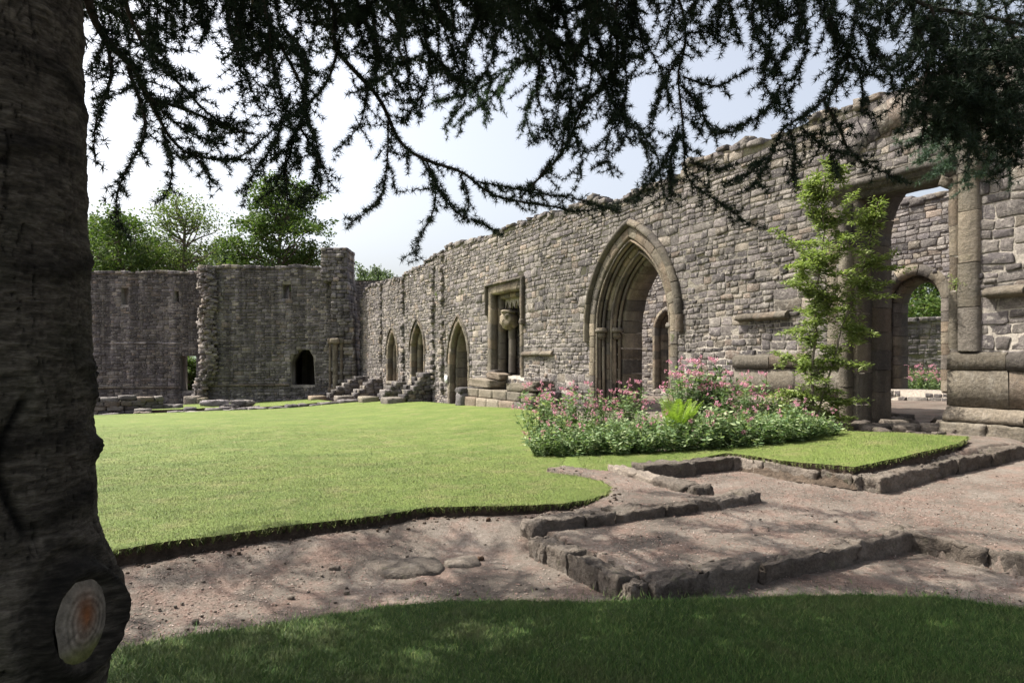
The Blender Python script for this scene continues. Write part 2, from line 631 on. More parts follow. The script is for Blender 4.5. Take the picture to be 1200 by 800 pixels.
def sweep(acc, path, prof, blk, rng, pal=pal_ashlar, gap=0.013, s0=None, s1=None, jit=0.009, tone=1.0, er=0.006):
    """closed profile [(outward offset, depth y)] swept along an (x, z) path in separate blocks"""
    P = np.array(path, dtype=float)
    d = np.diff(P, axis=0)
    L = np.linalg.norm(d, axis=1)
    keep = np.concatenate([[True], L > 1e-6])
    P = P[keep]
    d = np.diff(P, axis=0)
    L = np.linalg.norm(d, axis=1)
    t = d / L[:, None]
    nrm = np.stack([-t[:, 1], t[:, 0]], 1)
    vn = np.zeros_like(P)
    vn[0], vn[-1] = nrm[0], nrm[-1]
    av = nrm[:-1] + nrm[1:]
    av /= np.linalg.norm(av, axis=1)[:, None]
    vn[1:-1] = av / np.maximum(np.sum(av * nrm[1:], 1), .35)[:, None]
    S = np.concatenate([[0], np.cumsum(L)])
    a, e = (S[0] if s0 is None else s0), (S[-1] if s1 is None else s1)
    prof = np.array(prof, dtype=float)
    k = len(prof)
    s = a
    while s < e - 1e-4:
        b = s + blk * rng.uniform(.75, 1.25)
        if e - b < blk * .4:
            b = e
        fine_ = np.linspace(s, b, max(2, int((b - s) / .13)) + 1)[1:-1] if er else np.array([])
        ss = np.unique(np.concatenate([[s + gap / 2], S[(S > s + gap) & (S < b - gap)], fine_[(fine_ > s + gap) & (fine_ < b - gap)], [b - gap / 2]]))
        V = []
        j = rng.uniform(-jit, jit, 2)
        for q in ss:
            i = min(np.searchsorted(S, q, side='right') - 1, len(P) - 2)
            f = (q - S[i]) / (S[i + 1] - S[i])
            p = P[i] * (1 - f) + P[i + 1] * f
            m = vn[i] * (1 - f) + vn[i + 1] * f
            for (o, y) in prof:
                V.append((p[0] + m[0] * (o + j[0]), y + j[1], p[1] + m[1] * (o + j[0])))
        Q = []
        for i in range(len(ss) - 1):
            for r in range(k):
                r1 = (r + 1) % k
                Q.append((i * k + r, i * k + r1, (i + 1) * k + r1, (i + 1) * k + r))
        V = np.array(V)
        V += rng.uniform(-1, 1, V.shape) * er
        if er and len(ss) > 2:      # chipped arrises at the ends of each block
            V[:k, 1] += abs(er) * .8
            V[-k:, 1] += abs(er) * .8
        acc.add(V, np.array(Q), pal(1, rng)[0] * tone * rng.uniform(.72, 1.25))
        for base in (0, (len(ss) - 1) * k):
            c = V[base:base + k].mean(0)
            VV = np.vstack([V[base:base + k], c])
            acc.add(VV, np.array([(r, (r + 1) % k, k) for r in range(k)]), acc.C[-1][0])
        s = b


def circ(o, y, r, n=10):
    return [(o + r * math.cos(2 * math.pi * i / n), y + r * math.sin(2 * math.pi * i / n)) for i in range(n)]


# ---- rounded rocks / dressed blocks
def _box_template(n):
    idx, V, F = {}, [], []

    def vid(p):
        if p not in idx:
            idx[p] = len(V)
            V.append([2 * c / n - 1 for c in p])
        return idx[p]
    for ax in range(3):
        o = [i for i in range(3) if i != ax]
        for side in (0, n):
            for i in range(n):
                for j in range(n):
                    q = []
                    for (a, b) in ((i, j), (i + 1, j), (i + 1, j + 1), (i, j + 1)):
                        p = [0, 0, 0]
                        p[ax], p[o[0]], p[o[1]] = side, a, b
                        q.append(vid(tuple(p)))
                    if (side == n) != (ax == 1):
                        F.append(q)
                    else:
                        F.append(q[::-1])
    return np.array(V), np.array(F)


BT = {n: _box_template(n) for n in (3, 4, 6, 8, 12)}


def rocks(acc, items, rng, pal=pal_kerb, rnd=0.55, rough=0.06, res=4, tone=1.0, absr=0.0):
    """items: (cx,cy,cz,hx,hy,hz,rz[,tilt]) half sizes"""
    T, F = BT[res]
    nn = np.linalg.norm(T, axis=1, keepdims=True)
    mx = np.abs(T).max(1, keepdims=True)
    for it in items:
        cx, cy, cz, hx, hy, hz, rz = it[:7]
        tilt = it[7] if len(it) > 7 else 0
        S = T / nn * (nn ** (1 - rnd))                    # between box and ball
        S = T * (1 - rnd) + (T / nn) * 1.12 * rnd
        ph = rng.uniform(0, 60, 3)
        nz = np.stack([vnoise(T[:, 0] * 1.6 + ph[i] + T[:, 2] * 1.1, T[:, 1] * 1.6 + ph[i - 1] - T[:, 2] * .9, i) for i in range(3)], 1)
        S = S + nz * rough * 2.2 + rng.uniform(-1, 1, S.shape) * rough * .5
        P = S * np.array([hx, hy, hz])
        if absr:
            L3 = T * np.array([hx, hy, hz]) * 7
            P = P + absr * np.stack([fbm(L3[:, 0] + ph[i] + L3[:, 2], L3[:, 1] + ph[i - 1] - L3[:, 2], i) for i in range(3)], 1) + rng.uniform(-.3, .3, P.shape) * absr + .45 * absr * np.stack([vnoise(L3[:, 0] * 3.1 + ph[i], L3[:, 1] * 3.1 + L3[:, 2] * 2.3 + ph[i - 1], i + 4) for i in range(3)], 1)
        ct, st = math.cos(tilt), math.sin(tilt)
        P = np.stack([P[:, 0] * ct + P[:, 2] * st, P[:, 1], -P[:, 0] * st + P[:, 2] * ct], 1)
        c, s = math.cos(rz), math.sin(rz)
        P = np.stack([P[:, 0] * c - P[:, 1] * s, P[:, 0] * s + P[:, 1] * c, P[:, 2]], 1) + np.array([cx, cy, cz])
        acc.add(P, F, pal(1, rng)[0] * tone)
    return acc


def box(acc, x0, x1, y0, y1, z0, z1, col):
    V = np.array([(x, y, z) for x in (x0, x1) for y in (y0, y1) for z in (z0, z1)])
    F = np.array([(0, 1, 3, 2), (4, 6, 7, 5), (0, 4, 5, 1), (2, 3, 7, 6), (0, 2, 6, 4), (1, 5, 7, 3)])
    acc.add(V, F, col)


def tube(acc, pts, rads, n=6, col=(1, 1, 1)):
    P = np.array(pts, dtype=float)
    m = len(P)
    t = np.gradient(P, axis=0)
    t /= np.maximum(np.linalg.norm(t, axis=1), 1e-9)[:, None]
    ref = np.array([0, 0, 1.0]) if abs(t[0][2]) < .9 else np.array([1.0, 0, 0])
    a = np.cross(t, ref)
    a /= np.maximum(np.linalg.norm(a, axis=1), 1e-6)[:, None]
    b = np.cross(t, a)
    ang = np.arange(n) * 2 * np.pi / n
    rads = np.broadcast_to(np.asarray(rads, dtype=float), (m,))
    V = P[:, None, :] + rads[:, None, None] * (a[:, None, :] * np.cos(ang)[None, :, None] + b[:, None, :] * np.sin(ang)[None, :, None])
    i = np.arange(m - 1)[:, None] * n
    k = np.arange(n)[None, :]
    k1 = (k + 1) % n
    Q = np.stack([i + k, i + k1, i + k1 + n, i + k + n], 2).reshape(-1, 4)
    acc.add(V.reshape(-1, 3), Q, col)


def leaves(P, dirs, nrm, ln, wd, fold=0.0):
    """rhombic leaves: base, side, tip, side"""
    s = np.cross(dirs, nrm)
    s /= np.maximum(np.linalg.norm(s, axis=1), 1e-6)[:, None]
    ln, wd = np.broadcast_to(ln, (len(P),))[:, None], np.broadcast_to(wd, (len(P),))[:, None]
    V = np.stack([P, P + dirs * ln * .45 + s * wd / 2, P + dirs * ln, P + dirs * ln * .45 - s * wd / 2], 1)
    return V.reshape(-1, 3), np.arange(len(P) * 4).reshape(-1, 4)


def unit(n, rng):
    v = rng.normal(size=(n, 3))
    return v / np.linalg.norm(v, axis=1)[:, None]


def nrmz(v):
    return v / np.maximum(np.linalg.norm(v, axis=1), 1e-9)[:, None]


def in_poly(x, y, poly):
    x, y = np.asarray(x), np.asarray(y)
    r = np.zeros(x.shape, dtype=bool)
    n = len(poly)
    for i in range(n):
        x0, y0 = poly[i]
        x1, y1 = poly[(i + 1) % n]
        c = ((y0 > y) != (y1 > y)) & (x < (x1 - x0) * (y - y0) / (y1 - y0 + 1e-12) + x0)
        r ^= c
    return r


# ------------------------------------------------------------------ terrain
def base_z(x, y):
    u, v = xy2uv(x, y)
    uu = np.clip(u, -6, 60)
    z = EYE - 1.2 - .0345 * uu - .35 * sstep(v / 7.5)
    z = z + .25 * sstep((-v - 1.5) / 5)            # floor beyond the long wall climbs a little
    return z + .03 * fbm(x * .35, y * .35, 4)


def px_ground(px, py, dz=0.0):
    Y = 8.0
    for _ in range(40):
        z = float(base_z(np.array((px - HX) / FPX * Y), np.array(Y))) + dz
        Y = .5 * Y + .5 * FPX * (EYE - z) / (py - HY)
    return ((px - HX) / FPX * Y, Y)


LIFT = 0.05
lawn_edge = [px_ground(px, py, LIFT) for px, py in ((60, 656), (120, 648), (150, 641), (200, 634), (250, 628), (300, 621), (350, 614), (400, 609), (450, 602), (500, 594), (550, 593), (600, 592), (650, 590), (690, 585), (712, 578), (716, 571), (705, 564), (685, 559), (665, 556), (640, 553))]
lawn_poly = [(-30, 16), (-14, 7.2), (-7, 5.0)] + lawn_edge + [uv2xy(2.3, 5.0), uv2xy(2.6, 3.4), uv2xy(6, 3.0), uv2xy(12.0, 1.4), uv2xy(14, 1.0), uv2xy(20, .7), uv2xy(30.6, .6), uv2xy(31, 10), uv2xy(30.4, 22)]
patch_poly = [uv2xy(*p) for p in ((1.6, 6.9), (.78, 6.5), (.74, 4.45), (-.5, 4.5), (-1.3, 4.42), (-1.36, 3.2), (-1.3, 2.1), (-1.0, 1.3), (0.0, 1.4), (1.0, 1.75), (1.35, 2.6), (1.45, 4.2), (1.9, 5.4), (2.5, 6.2))]
fore_edge = [at(px, py, 1).to_tuple()[:2] for px, py in ()]


def px_flat(px, py, z):
    Y = FPX * (EYE - z) / (py - HY)
    return ((px - HX) / FPX * Y, Y)


FZ = -.05
fore_edge = [px_flat(px, py, FZ) for px, py in ((-300, 800), (0, 790), (150, 762), (230, 748), (300, 738), (380, 722), (450, 710), (520, 705), (650, 704), (760, 705), (880, 699), (1000, 695), (1100, 699), (1200, 714), (1350, 740))]
_f = []
for (ax, ay), (bx, by) in zip(fore_edge[:-1], fore_edge[1:]):
    for t in np.arange(0, 1, .08):
        X_, Y_ = ax + (bx - ax) * t, ay + (by - ay) * t
        _f.append((X_, Y_ + .05 * float(fbm(np.array(X_ * 2.3), np.array(.3), 91)) + .025 * float(fbm(np.array(X_ * 9.), np.array(1.3), 92))))
fore_edge = _f
fore_poly = [(-4.5, 3.0)] + fore_edge + [(6.5, 2.5), (6.0, -5), (-6, -5)]


_le = np.array(lawn_edge)


def edge_dist(x, y):
    d = np.full(np.shape(x), 1e9)
    for a, b in zip(_le[:-1], _le[1:]):
        e = b - a
        t = np.clip(((x - a[0]) * e[0] + (y - a[1]) * e[1]) / (e @ e), 0, 1)
        d = np.minimum(d, np.hypot(x - a[0] - t * e[0], y - a[1] - t * e[1]))
    return d


def path_z(x, y):
    u, v = xy2uv(x, y)
    pit = -.16 + .03 * fbm(x * .9, y * .9, 8)
    pit = pit + (.0 - pit) * (1 - sstep(edge_dist(x, y) / .95)) + .025 * fbm(x * 5, y * 5, 81) * (1 - sstep(edge_dist(x, y) / .7))
    T = -.0 + .27 * np.clip((5 - v) / 5, 0, 1) ** 1.4 + .015 * fbm(x * 1.2, y * 1.2, 9)
    S = .10 + .02 * fbm(x * 1.2, y * 1.2, 10)
    z = pit
    inT = ((u > -2.75) & (v < 8.83)) | (v < 5.73)
    z = np.where(inT, T, z)
    # the narrow strip behind the middle kerb runs down into the hollow on the left
    sl = sstep((v - 7.2) / 2.2)
    inS = (u > -1.16) & (v > 6.5)
    z = np.where(inS, S * (1 - sl) + pit * sl, z)
    return z


def ground_z(x, y):
    u, v = xy2uv(x, y)
    b = base_z(x, y) - .09
    p = path_z(x, y)
    # path belongs to the near zone; beyond it everything follows the lawn level
    inlawn = in_poly(x, y, lawn_poly)
    inpatch = in_poly(x, y, patch_poly)
    near = (u < .62) & (v > -.2)
    near |= (u < 2.4) & (v > 6.4) & ~inlawn
    near |= (y < 7) & (v > 0)
    bank = (u > -1.4) & (v < 4.4)                    # raised bed in front of the doorway
    bank |= (u > .6) & (v < 6.4)
    zb = b + np.where(bank & ~inpatch, .06, 0)
    wdt = np.where(v > .9, .1, 1.0)
    wb = np.where(v < 4.4, sstep((u + 1.4) / wdt + .5), bank * 1.0)
    z = np.where(near, p * (1 - wb) + zb * wb, zb)
    z = np.where(inlawn, b - .04, z)
    z = np.where(inpatch, b - .02, z)
    z = np.where(in_poly(x, y, fore_poly), -.12, z)
    far = np.hypot(x, y)
    z = z - .012 * np.clip(far - 55, 0, 120)
    return z


def axis(lo, hi, step, far, grow):
    a = list(np.arange(lo, hi + 1e-6, step))
    s, x = step, hi
    while x < far:
        s *= grow
        x += s
        a.append(x)
    s, x = step, lo
    while x > -far:
        s *= grow
        x -= s
        a.insert(0, x)
    return np.array(a)


gx = axis(-5, 9.5, .055, 900, 1.09)
gy = axis(3.4, 13, .055, 900, 1.09)
GX, GY = np.meshgrid(gx, gy)
GZ = ground_z(GX, GY)
dns = (np.abs(GX) < 12) & (GY > 0) & (GY < 16)
GZ = GZ + np.where(dns, .018 * fbm(GX * 2.2, GY * 2.2, 21) + .012 * fbm(GX * 8, GY * 8, 22), 0)
ny, nx = GX.shape
ii, jj = np.meshgrid(np.arange(ny - 1), np.arange(nx - 1), indexing='ij')
a0 = (ii * nx + jj).ravel()
g = build('ground', np.stack([GX.ravel(), GY.ravel(), GZ.ravel()], 1), np.stack([a0, a0 + 1, a0 + nx + 1, a0 + nx], 1), M['ground'], smooth=True)
tag(g, kind='structure')


def sheet(name, poly, zf, step, mats, edge_sub=.06, skirt=.3):
    """turf sheet with an earthy cut edge"""
    pts = []
    rg = np.random.default_rng(len(poly))
    for i in range(len(poly)):
        a, b = np.array(poly[i]), np.array(poly[(i + 1) % len(poly)])
        L = np.linalg.norm(b - a)
        near = min(np.hypot(*a), np.hypot(*b)) < 13
        m = max(1, int(L / (edge_sub if near else 1.0)))
        for k in range(m):
            q = a + (b - a) * k / m
            if near:
                q = q + rg.uniform(-.018, .018, 2)
            pts.append(q)
    pl = [tuple(q) for q in pts]
    xs, ys = [q[0] for q in pl], [q[1] for q in pl]
    V2 = [Vector(q) for q in pl]
    ne = len(V2)
    inner = []
    y = min(ys)
    while y < max(ys):
        st = step * max(1, (y / 6)) if y > 0 else step
        row = np.arange(min(xs), max(xs), st)
        row = row + rg.uniform(-.2, .2, len(row)) * st
        inner += [(x, y) for x in row]
        y += st
    inner = np.array(inner)
    inner = inner[in_poly(inner[:, 0], inner[:, 1], pl)]
    V2 += [Vector(q) for q in inner]
    edges = [(i, (i + 1) % ne) for i in range(ne)]
    ov, oe, of, *_ = delaunay_2d_cdt(V2, edges, [], 0, 1e-5)
    ov = np.array([tuple(q) for q in ov])
    tri = np.array([f for f in of if len(f) == 3])
    cen = ov[tri].mean(1)
    tri = tri[in_poly(cen[:, 0], cen[:, 1], pl)]
    z = zf(ov[:, 0], ov[:, 1])
    V = np.stack([ov[:, 0], ov[:, 1], z], 1)
    o = build(name, V, tri, mats[0], smooth=True)
    # cut edge
    rim = np.array(pl)
    rz = zf(rim[:, 0], rim[:, 1]) - .004
    n = len(rim)
    c = rim.mean(0)
    low = rim.copy()
    nrm = np.roll(rim, -1, 0) - np.roll(rim, 1, 0)
    nrm = np.stack([nrm[:, 1], -nrm[:, 0]], 1) / np.maximum(np.linalg.norm(nrm, axis=1), 1e-6)[:, None]
    if not in_poly(np.array([rim[0, 0] - nrm[0, 0] * .05]), np.array([rim[0, 1] - nrm[0, 1] * .05]), pl)[0]:
        nrm = -nrm
    k = np.arange(n)
    k1 = (k + 1) % n
    R_, Q = [], []
    NRW = 7
    for i in range(NRW):
        f = i / (NRW - 1)
        off = (-.035 * math.sin(math.pi * min(f * 1.4, 1)) + .10 * f ** 3)
        jx = rg.uniform(-.022, .022, n) * (i > 0)
        jz = rg.uniform(-.014, .014, n) * (i > 0)
        q = rim + nrm * (off + jx)[:, None] if i else rim - nrm * .004
        R_.append(np.column_stack([q, rz - skirt * f + jz]))
        if i:
            Q.append(np.stack([k + (i - 1) * n, k1 + (i - 1) * n, k1 + i * n, k + i * n], 1))
    VV, Q = np.vstack(R_), np.vstack(Q)
    e = build('turf_edge', VV, Q, mats[1], o, smooth=True)
    return o, rim


def lawn_z(x, y):
    return base_z(x, y) + LIFT + .008 * fbm(x * 2.2, y * 2.2, 31)


def fore_z(x, y):
    return FZ + .02 * fbm(x * 1.1, y * 1.1, 33) + .03 * sstep((4.4 - y) / 1.5)


lawn, lawn_rim = sheet('lawn', lawn_poly, lawn_z, .16, (M['turf'], M['soil']))
tag(lawn, kind='structure')
patch, patch_rim = sheet('lawn', patch_poly, lambda x, y: lawn_z(x, y) + .02, .12, (M['turf'], M['soil']), skirt=.25)
tag(patch, kind='structure')
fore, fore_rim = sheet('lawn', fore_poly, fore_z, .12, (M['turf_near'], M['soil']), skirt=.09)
tag(fore, kind='structure')
# lawn strip between the low kerb and the ruin at the end of the court
isle_poly = [uv2xy(32.2, 3.5), uv2xy(32.0, 9), uv2xy(32.4, 13.5), uv2xy(42, 13), uv2xy(43.5, 7), uv2xy(40, 3.4)]
isle, _ = sheet('lawn', isle_poly, lambda x, y: base_z(x, y) + .16, .5, (M['turf'], M['soil']), skirt=.3)
tag(isle, kind='structure')


yard_poly = [(13.2, 23.2), (20.5, 19.5), (25, 28), (17, 31)]
yard, _ = sheet('lawn', yard_poly, lambda x, y: base_z(x, y) + .1, .4, (M['turf'], M['soil']), skirt=.3)
tag(yard, kind='structure')


def hills():
    xs = np.linspace(-700, 700, 120)
    acc = Acc()
    rows = []
    for k, yy in enumerate(np.linspace(230, 700, 16)):
        h = 70 * sstep(k / 12) * (.55 + .45 * vnoise(xs / 160, np.full_like(xs, .5), 5)) * sstep((250 - xs) / 500) - 6
        rows.append(np.stack([xs, np.full_like(xs, yy), h + 3 * fbm(xs / 14, np.full_like(xs, yy / 14), 6)], 1))
    V = np.concatenate(rows)
    n = len(xs)
    i, j = np.meshgrid(np.arange(15), np.arange(n - 1), indexing='ij')
    a = (i * n + j).ravel()
    o = build('hills', V, np.stack([a, a + 1, a + n + 1, a + n], 1), M['hill'], smooth=True)
    tag(o, kind='structure')


hills()

# ------------------------------------------------------------------ the long wall
WB = P0  # local origin
rngW = np.random.default_rng(11)
TOPPX = ((424, 350), (428, 338), (440, 332), (455, 328), (470, 325), (478, 318), (500, 305), (514, 296), (522, 291), (527, 284), (556, 281), (575, 272), (600, 263), (640, 250), (672, 241), (690, 231), (704, 232), (712, 238), (740, 227), (765, 214), (790, 204), (815, 186), (838, 178), (850, 172), (880, 168), (905, 158), (940, 141), (985, 122), (1020, 113), (1060, 97), (1100, 84), (1150, 62), (1200, 45))
tp = np.array([onwall(*p) for p in TOPPX])
tp = np.vstack([tp, [[6.5, tp[-1, 1] - .3]]])


def wtop(x):
    return float(np.interp(x, tp[:, 0], tp[:, 1]))


WX0, WX1 = tp[0, 0], 6.5
wall = empty('abbey_wall', (P0[0], P0[1], 0), WROT, label='long sunlit ruined rubble wall with pointed archway, niche, lancets and lintelled doorway', cat='ruined wall')

# opening data (local x = -u)
AC, AW, AZ0, AZS, AZA = -8.78, 2.0, -.6, 2.6, 5.50
dl, dr = onwall(1004, 300)[0], onwall(1113, 300)[0]
DZ1 = 4.82
n_l, n_r = onwall(574.5, 340)[0], onwall(611, 340)[0]
NZ0, NZ1 = 1.05, onwall(593, 338)[1]
d2c, d2w = (onwall(526.5, 400)[0] + onwall(549, 400)[0]) / 2, (onwall(549, 400)[0] - onwall(526.5, 400)[0]) / 2
d2a = onwall(538, 375)[1]
lan = []
for (pa, pb, pt, pbm) in ((454, 465.5, 388, 447), (482, 497, 378, 449)):
    xa, xb = onwall(pa, 400)[0], onwall(pb, 400)[0]
    lan.append(((xa + xb) / 2, (xb - xa) / 2, onwall((pa + pb) / 2, pbm)[1], onwall((pa + pb) / 2, pt)[1]))

big = arch_path(AC, AW, AZ0, AZS, AZA, 18)
door2 = arch_path(d2c, d2w, -.9, d2a - d2w * 1.75, d2a, 12)
lanp = [arch_path(c, w, z0, za - w * 1.5, za, 10) for (c, w, z0, za) in lan]
dpath = [(dl, -.6), (dl, DZ1 + .4), (dr, DZ1 + .4), (dr, -.6)]
npath = [(n_l, NZ0), (n_l, NZ1), (n_r, NZ1), (n_r, NZ0)]


def cyc_hole(path):
    return list(path)


outline = [(WX0, -2.5)] + [(x, z - .1) for x, z in tp] + [(6.5, -2.5)]
# openings reach the ground: cut them as holes that end below it
V, F = slab(outline, [big, door2] + lanp + [dpath, npath], 0, 1.05)
mort = Acc().add(V, F, (0.37, 0.345, 0.31))
holes = [arch_hole(AC, AW, AZ0, AZS, AZA, .0), arch_hole(d2c, d2w, -.9, d2a - d2w * 1.75, d2a, .12), rect_hole(dl - .28, dr + .32, -1, DZ1 + .38), rect_hole(n_l - .2, n_r + .2, NZ0 - .05, NZ1 + .22)]
holes += [arch_hole(c, w, z0, za - w * 1.5, za, .16) for (c, w, z0, za) in lan]
rc = layout(WX0 + .05, 6.4, -1.3, wtop, holes, rngW)
# the ragged end of the wall
V, F, C = stones(rc, rngW, prot=(.002, .026))
# weathered colour drift from stretch to stretch
drift = 1 + .22 * fbm(V[:, 0] * .35, V[:, 2] * .5, 40)[:, None]
C = C * drift
# paler, limier stretch at the far half
C = C * (1 + .3 * sstep((-V[:, 0:1] - 11) / 8))
mort.add(wob(V), F, C)
# rubble along the broken top and its core
it = []
x = WX0 + .2
while x < 6.3:
    for dep in (.12, .5, .9, 1.28):
        if rngW.random() < .85:
            w = rngW.uniform(.12, .24)
            it.append((x + rngW.uniform(-.05, .05), dep, wtop(x) - .09 + rngW.uniform(-.06, .09), w, rngW.uniform(.14, .22), rngW.uniform(.05, .12), rngW.uniform(-.25, .25), rngW.uniform(-.12, .12)))
    x += rngW.uniform(.22, .4)
rocks(mort, it, rngW, pal=pal_rubble, rnd=.08, rough=.1, res=3, tone=1.1)
# broken end of the wall and scars of vanished cross walls
it = []
for (xe, dep0, zz1, sc) in ((WX0, .1, wtop(WX0 + .4), 1),):
    z = -1.4
    while z < zz1 - .1:
        for dep in (.15, .55, .95, 1.3):
            it.append((xe + rngW.uniform(-.12, .12), dep, z, .26, .22, rngW.uniform(.1, .16), rngW.uniform(-.3, .3)))
        z += .24
for pxs in (447, 473, 508, 519):
    xe = onwall(pxs, 400)[0]
    z = .1
    while z < wtop(xe) - .2:
        if rngW.random() < .8:
            it.append((xe + rngW.uniform(-.1, .1), rngW.uniform(-.06, .03), z, rngW.uniform(.1, .22), rngW.uniform(.08, .16), rngW.uniform(.07, .12), rngW.uniform(-.3, .3)))
        z += rngW.uniform(.17, .3)
rocks(mort, it, rngW, pal=pal_rubble, rnd=.1, rough=.1, res=3, tone=1.25)
mort.build('masonry', M['rubble'], wall)

# ---- great archway: three receding orders, shafts, capitals, hood
arch = Acc()
S_sp = AZS - AZ0
sweep(arch, big, [(-.24, -.03), (-.2, -.055), (.02, -.055), (.06, -.02), (.06, .34), (-.24, .34)], .42, rngW)
sweep(arch, big, [(-.52, .36), (-.47, .31), (-.22, .31), (-.22, .74), (-.52, .74)], .40, rngW)
sweep(arch, big, [(-.80, .76), (-.75, .71), (-.5, .71), (-.5, 1.43), (-.80, 1.43)], .42, rngW, tone=.9)
a_o = arch.build('archway', M['ashlar'], wall)
a_o['label'] = 'tall pointed archway with receding moulded orders'
roll = Acc()
for (o, y, r) in ((-.29, .12, .062), (-.39, .22, .05), (-.58, .5, .072), (-.68, .62, .05), (-.30, .02, .035), (-.6, .36, .035)):
    sweep(roll, big, circ(o, y, r, 10), .9, rngW, gap=.004, er=.002)
roll.build('shaft_moulding', M['ashlar'], a_o, smooth=True)
capa = Acc()
for side in (-1, 1):
    for (o, y, r) in ((-.34, .17, .15), (-.63, .55, .15)):
        cx = AC + side * (AW + o)
        for (zz, rr, hh) in ((AZS - .24, r * .8, .04), (AZS - .14, r * .95, .09), (AZS - .02, r * 1.35, .05), (AZS + .04, r * 1.2, .03)):
            n = 14
            an = np.arange(n) * 2 * np.pi / n
            ring = np.stack([cx + rr * np.cos(an), y + rr * np.sin(an)], 1)
            Vc = np.vstack([np.column_stack([ring, np.full(n, zz - hh)]), np.column_stack([ring, np.full(n, zz + hh)]), [[cx, y, zz - hh], [cx, y, zz + hh]]])
            k = np.arange(n); k1 = (k + 1) % n
            capa.add(Vc, [np.stack([k, k1, k1 + n, k + n], 1), np.concatenate([np.stack([k1, k, np.full(n, 2 * n)], 1), np.stack([k + n, k1 + n, np.full(n, 2 * n + 1)], 1)])], pal_ashlar(1, rngW)[0])
capa.build('capital', M['ashlar'], a_o)
hood = Acc()
hp = [p for p in big if p[1] > AZS - .02]
hp = [(hp[0][0], AZS - .35)] + hp + [(hp[-1][0], AZS - .2)]
sweep(hood, hp, [(.07, -.04), (.10, -.16), (.17, -.19), (.27, -.1), (.27, .03), (.07, .03)], .5, rngW, tone=.8)
hood.build('hood_mould', M['ashlar'], a_o)

# ---- small pointed doorway and lancets
dd = Acc()
sweep(dd, door2, [(-.10, .0), (-.02, -.03), (.15, -.03), (.15, .3), (-.10, .3)], .42, rngW, tone=1.1)
sweep(dd, door2, [(-.26, .34), (-.2, .28), (-.08, .28), (-.08, 1.42), (-.26, 1.42)], .42, rngW)
sweep(dd, [p for p in door2 if p[1] > d2a - d2w * 2.1], [(.16, -.02), (.17, -.09), (.25, -.06), (.25, .03)], .5, rngW, tone=.8)
o_ = dd.build('doorway', M['ashlar'], wall)
o_['label'] = 'narrow pointed doorway'
for (c, w, z0, za), pth in zip(lan, lanp):
    ll = Acc()
    full = pth
    sweep(ll, full, [(-.1, .02), (-.03, -.03), (.16, -.03), (.16, .35), (-.1, .35)], .4, rngW, tone=1.1)
    sweep(ll, full, [(-.3, .38), (-.24, .3), (-.08, .3), (-.08, .6), (-.3, .6)], .4, rngW, tone=1.1)
    sweep(ll, [p for p in full if p[1] > za - w * 1.9], [(.17, -.02), (.18, -.1), (.27, -.06), (.27, .03)], .5, rngW, tone=.7)
    box(ll, c - w - .1, c + w + .1, -.06, .6, z0 - .18, z0 + .02, (.2, .18, .15))
    lo = ll.build('lancet_window', M['ashlar'], wall)
    # blocked with later masonry behind the reveal
    r2 = layout(c - w, c + w, z0, lambda x, za=za: za, [], rngW, band=(.3, .45))
    b2 = Acc()
    V, F = slab(pth, [], .62, .9)
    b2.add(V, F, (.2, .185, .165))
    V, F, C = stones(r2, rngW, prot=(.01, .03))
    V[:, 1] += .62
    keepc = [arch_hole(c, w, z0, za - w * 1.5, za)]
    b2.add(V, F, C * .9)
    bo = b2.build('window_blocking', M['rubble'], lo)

# ---- square-headed niche with statue corbel, label mould and cusped head
ni = Acc()
sweep(ni, npath, [(-.14, .02), (-.06, -.04), (.18, -.04), (.18, .32), (-.14, .32)], .55, rngW, tone=1.05)
sweep(ni, npath, [(-.34, .34), (-.27, .28), (-.12, .28), (-.12, .62), (-.34, .62)], .6, rngW, tone=1.0)
no = ni.build('niche_frame', M['ashlar'], wall)
no['label'] = 'square headed wall niche'
hm = Acc()
sweep(hm, [(n_l - .02, NZ1 - 1.0), (n_l - .02, NZ1 + .06), (n_r + .02, NZ1 + .06), (n_r + .02, NZ1 - 1.35)], [(.17, -.03), (.18, -.17), (.27, -.14), (.29, .02)], .6, rngW, tone=.75)
rocks(hm, [(n_r + .25, -.1, NZ1 - 1.42, .11, .11, .1, 0)], rngW, tone=.7)
hm.build('label_mould', M['ashlar'], no)
nb = Acc()
V, F = slab([(n_l - .1, NZ0 - .1), (n_l - .1, NZ1 + .1), (n_r + .1, NZ1 + .1), (n_r + .1, NZ0 - .1)], [], .95, 1.2)
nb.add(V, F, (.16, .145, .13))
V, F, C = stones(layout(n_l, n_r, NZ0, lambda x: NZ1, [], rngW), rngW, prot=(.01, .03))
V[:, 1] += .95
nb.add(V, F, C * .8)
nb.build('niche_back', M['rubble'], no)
sh = Acc()
xs_ = n_l + .62
sweep(sh, [(xs_, NZ0 + .1), (xs_, NZ0 + 2.0)], circ(0, .72, .16, 12), .6, rngW, tone=1.15)
sweep(sh, [(xs_ + .02, NZ0 + 2.75), (xs_ + .02, NZ1 - .3)], circ(0, .66, .12, 12), .6, rngW, tone=1.15)
sh.build('shaft', M['ashlar'], no, smooth=True)
hd = Acc()
rocks(hd, [(xs_ + .05, .55, NZ0 + 2.3, .30, .30, .33, .2), (xs_ + .1, .27, NZ0 + 2.22, .1, .1, .12, 0), (xs_ - .12, .38, NZ0 + 2.4, .12, .14, .1, .3), (xs_ + .25, .4, NZ0 + 2.45, .12, .13, .1, -.3), (xs_ + .06, .5, NZ0 + 2.62, .3, .3, .09, 0), (xs_ + .02, .52, NZ0 + 2.02, .2, .2, .12, 0)], rngW, pal=pal_ashlar, rnd=.75, rough=.12, res=6, tone=1.15)
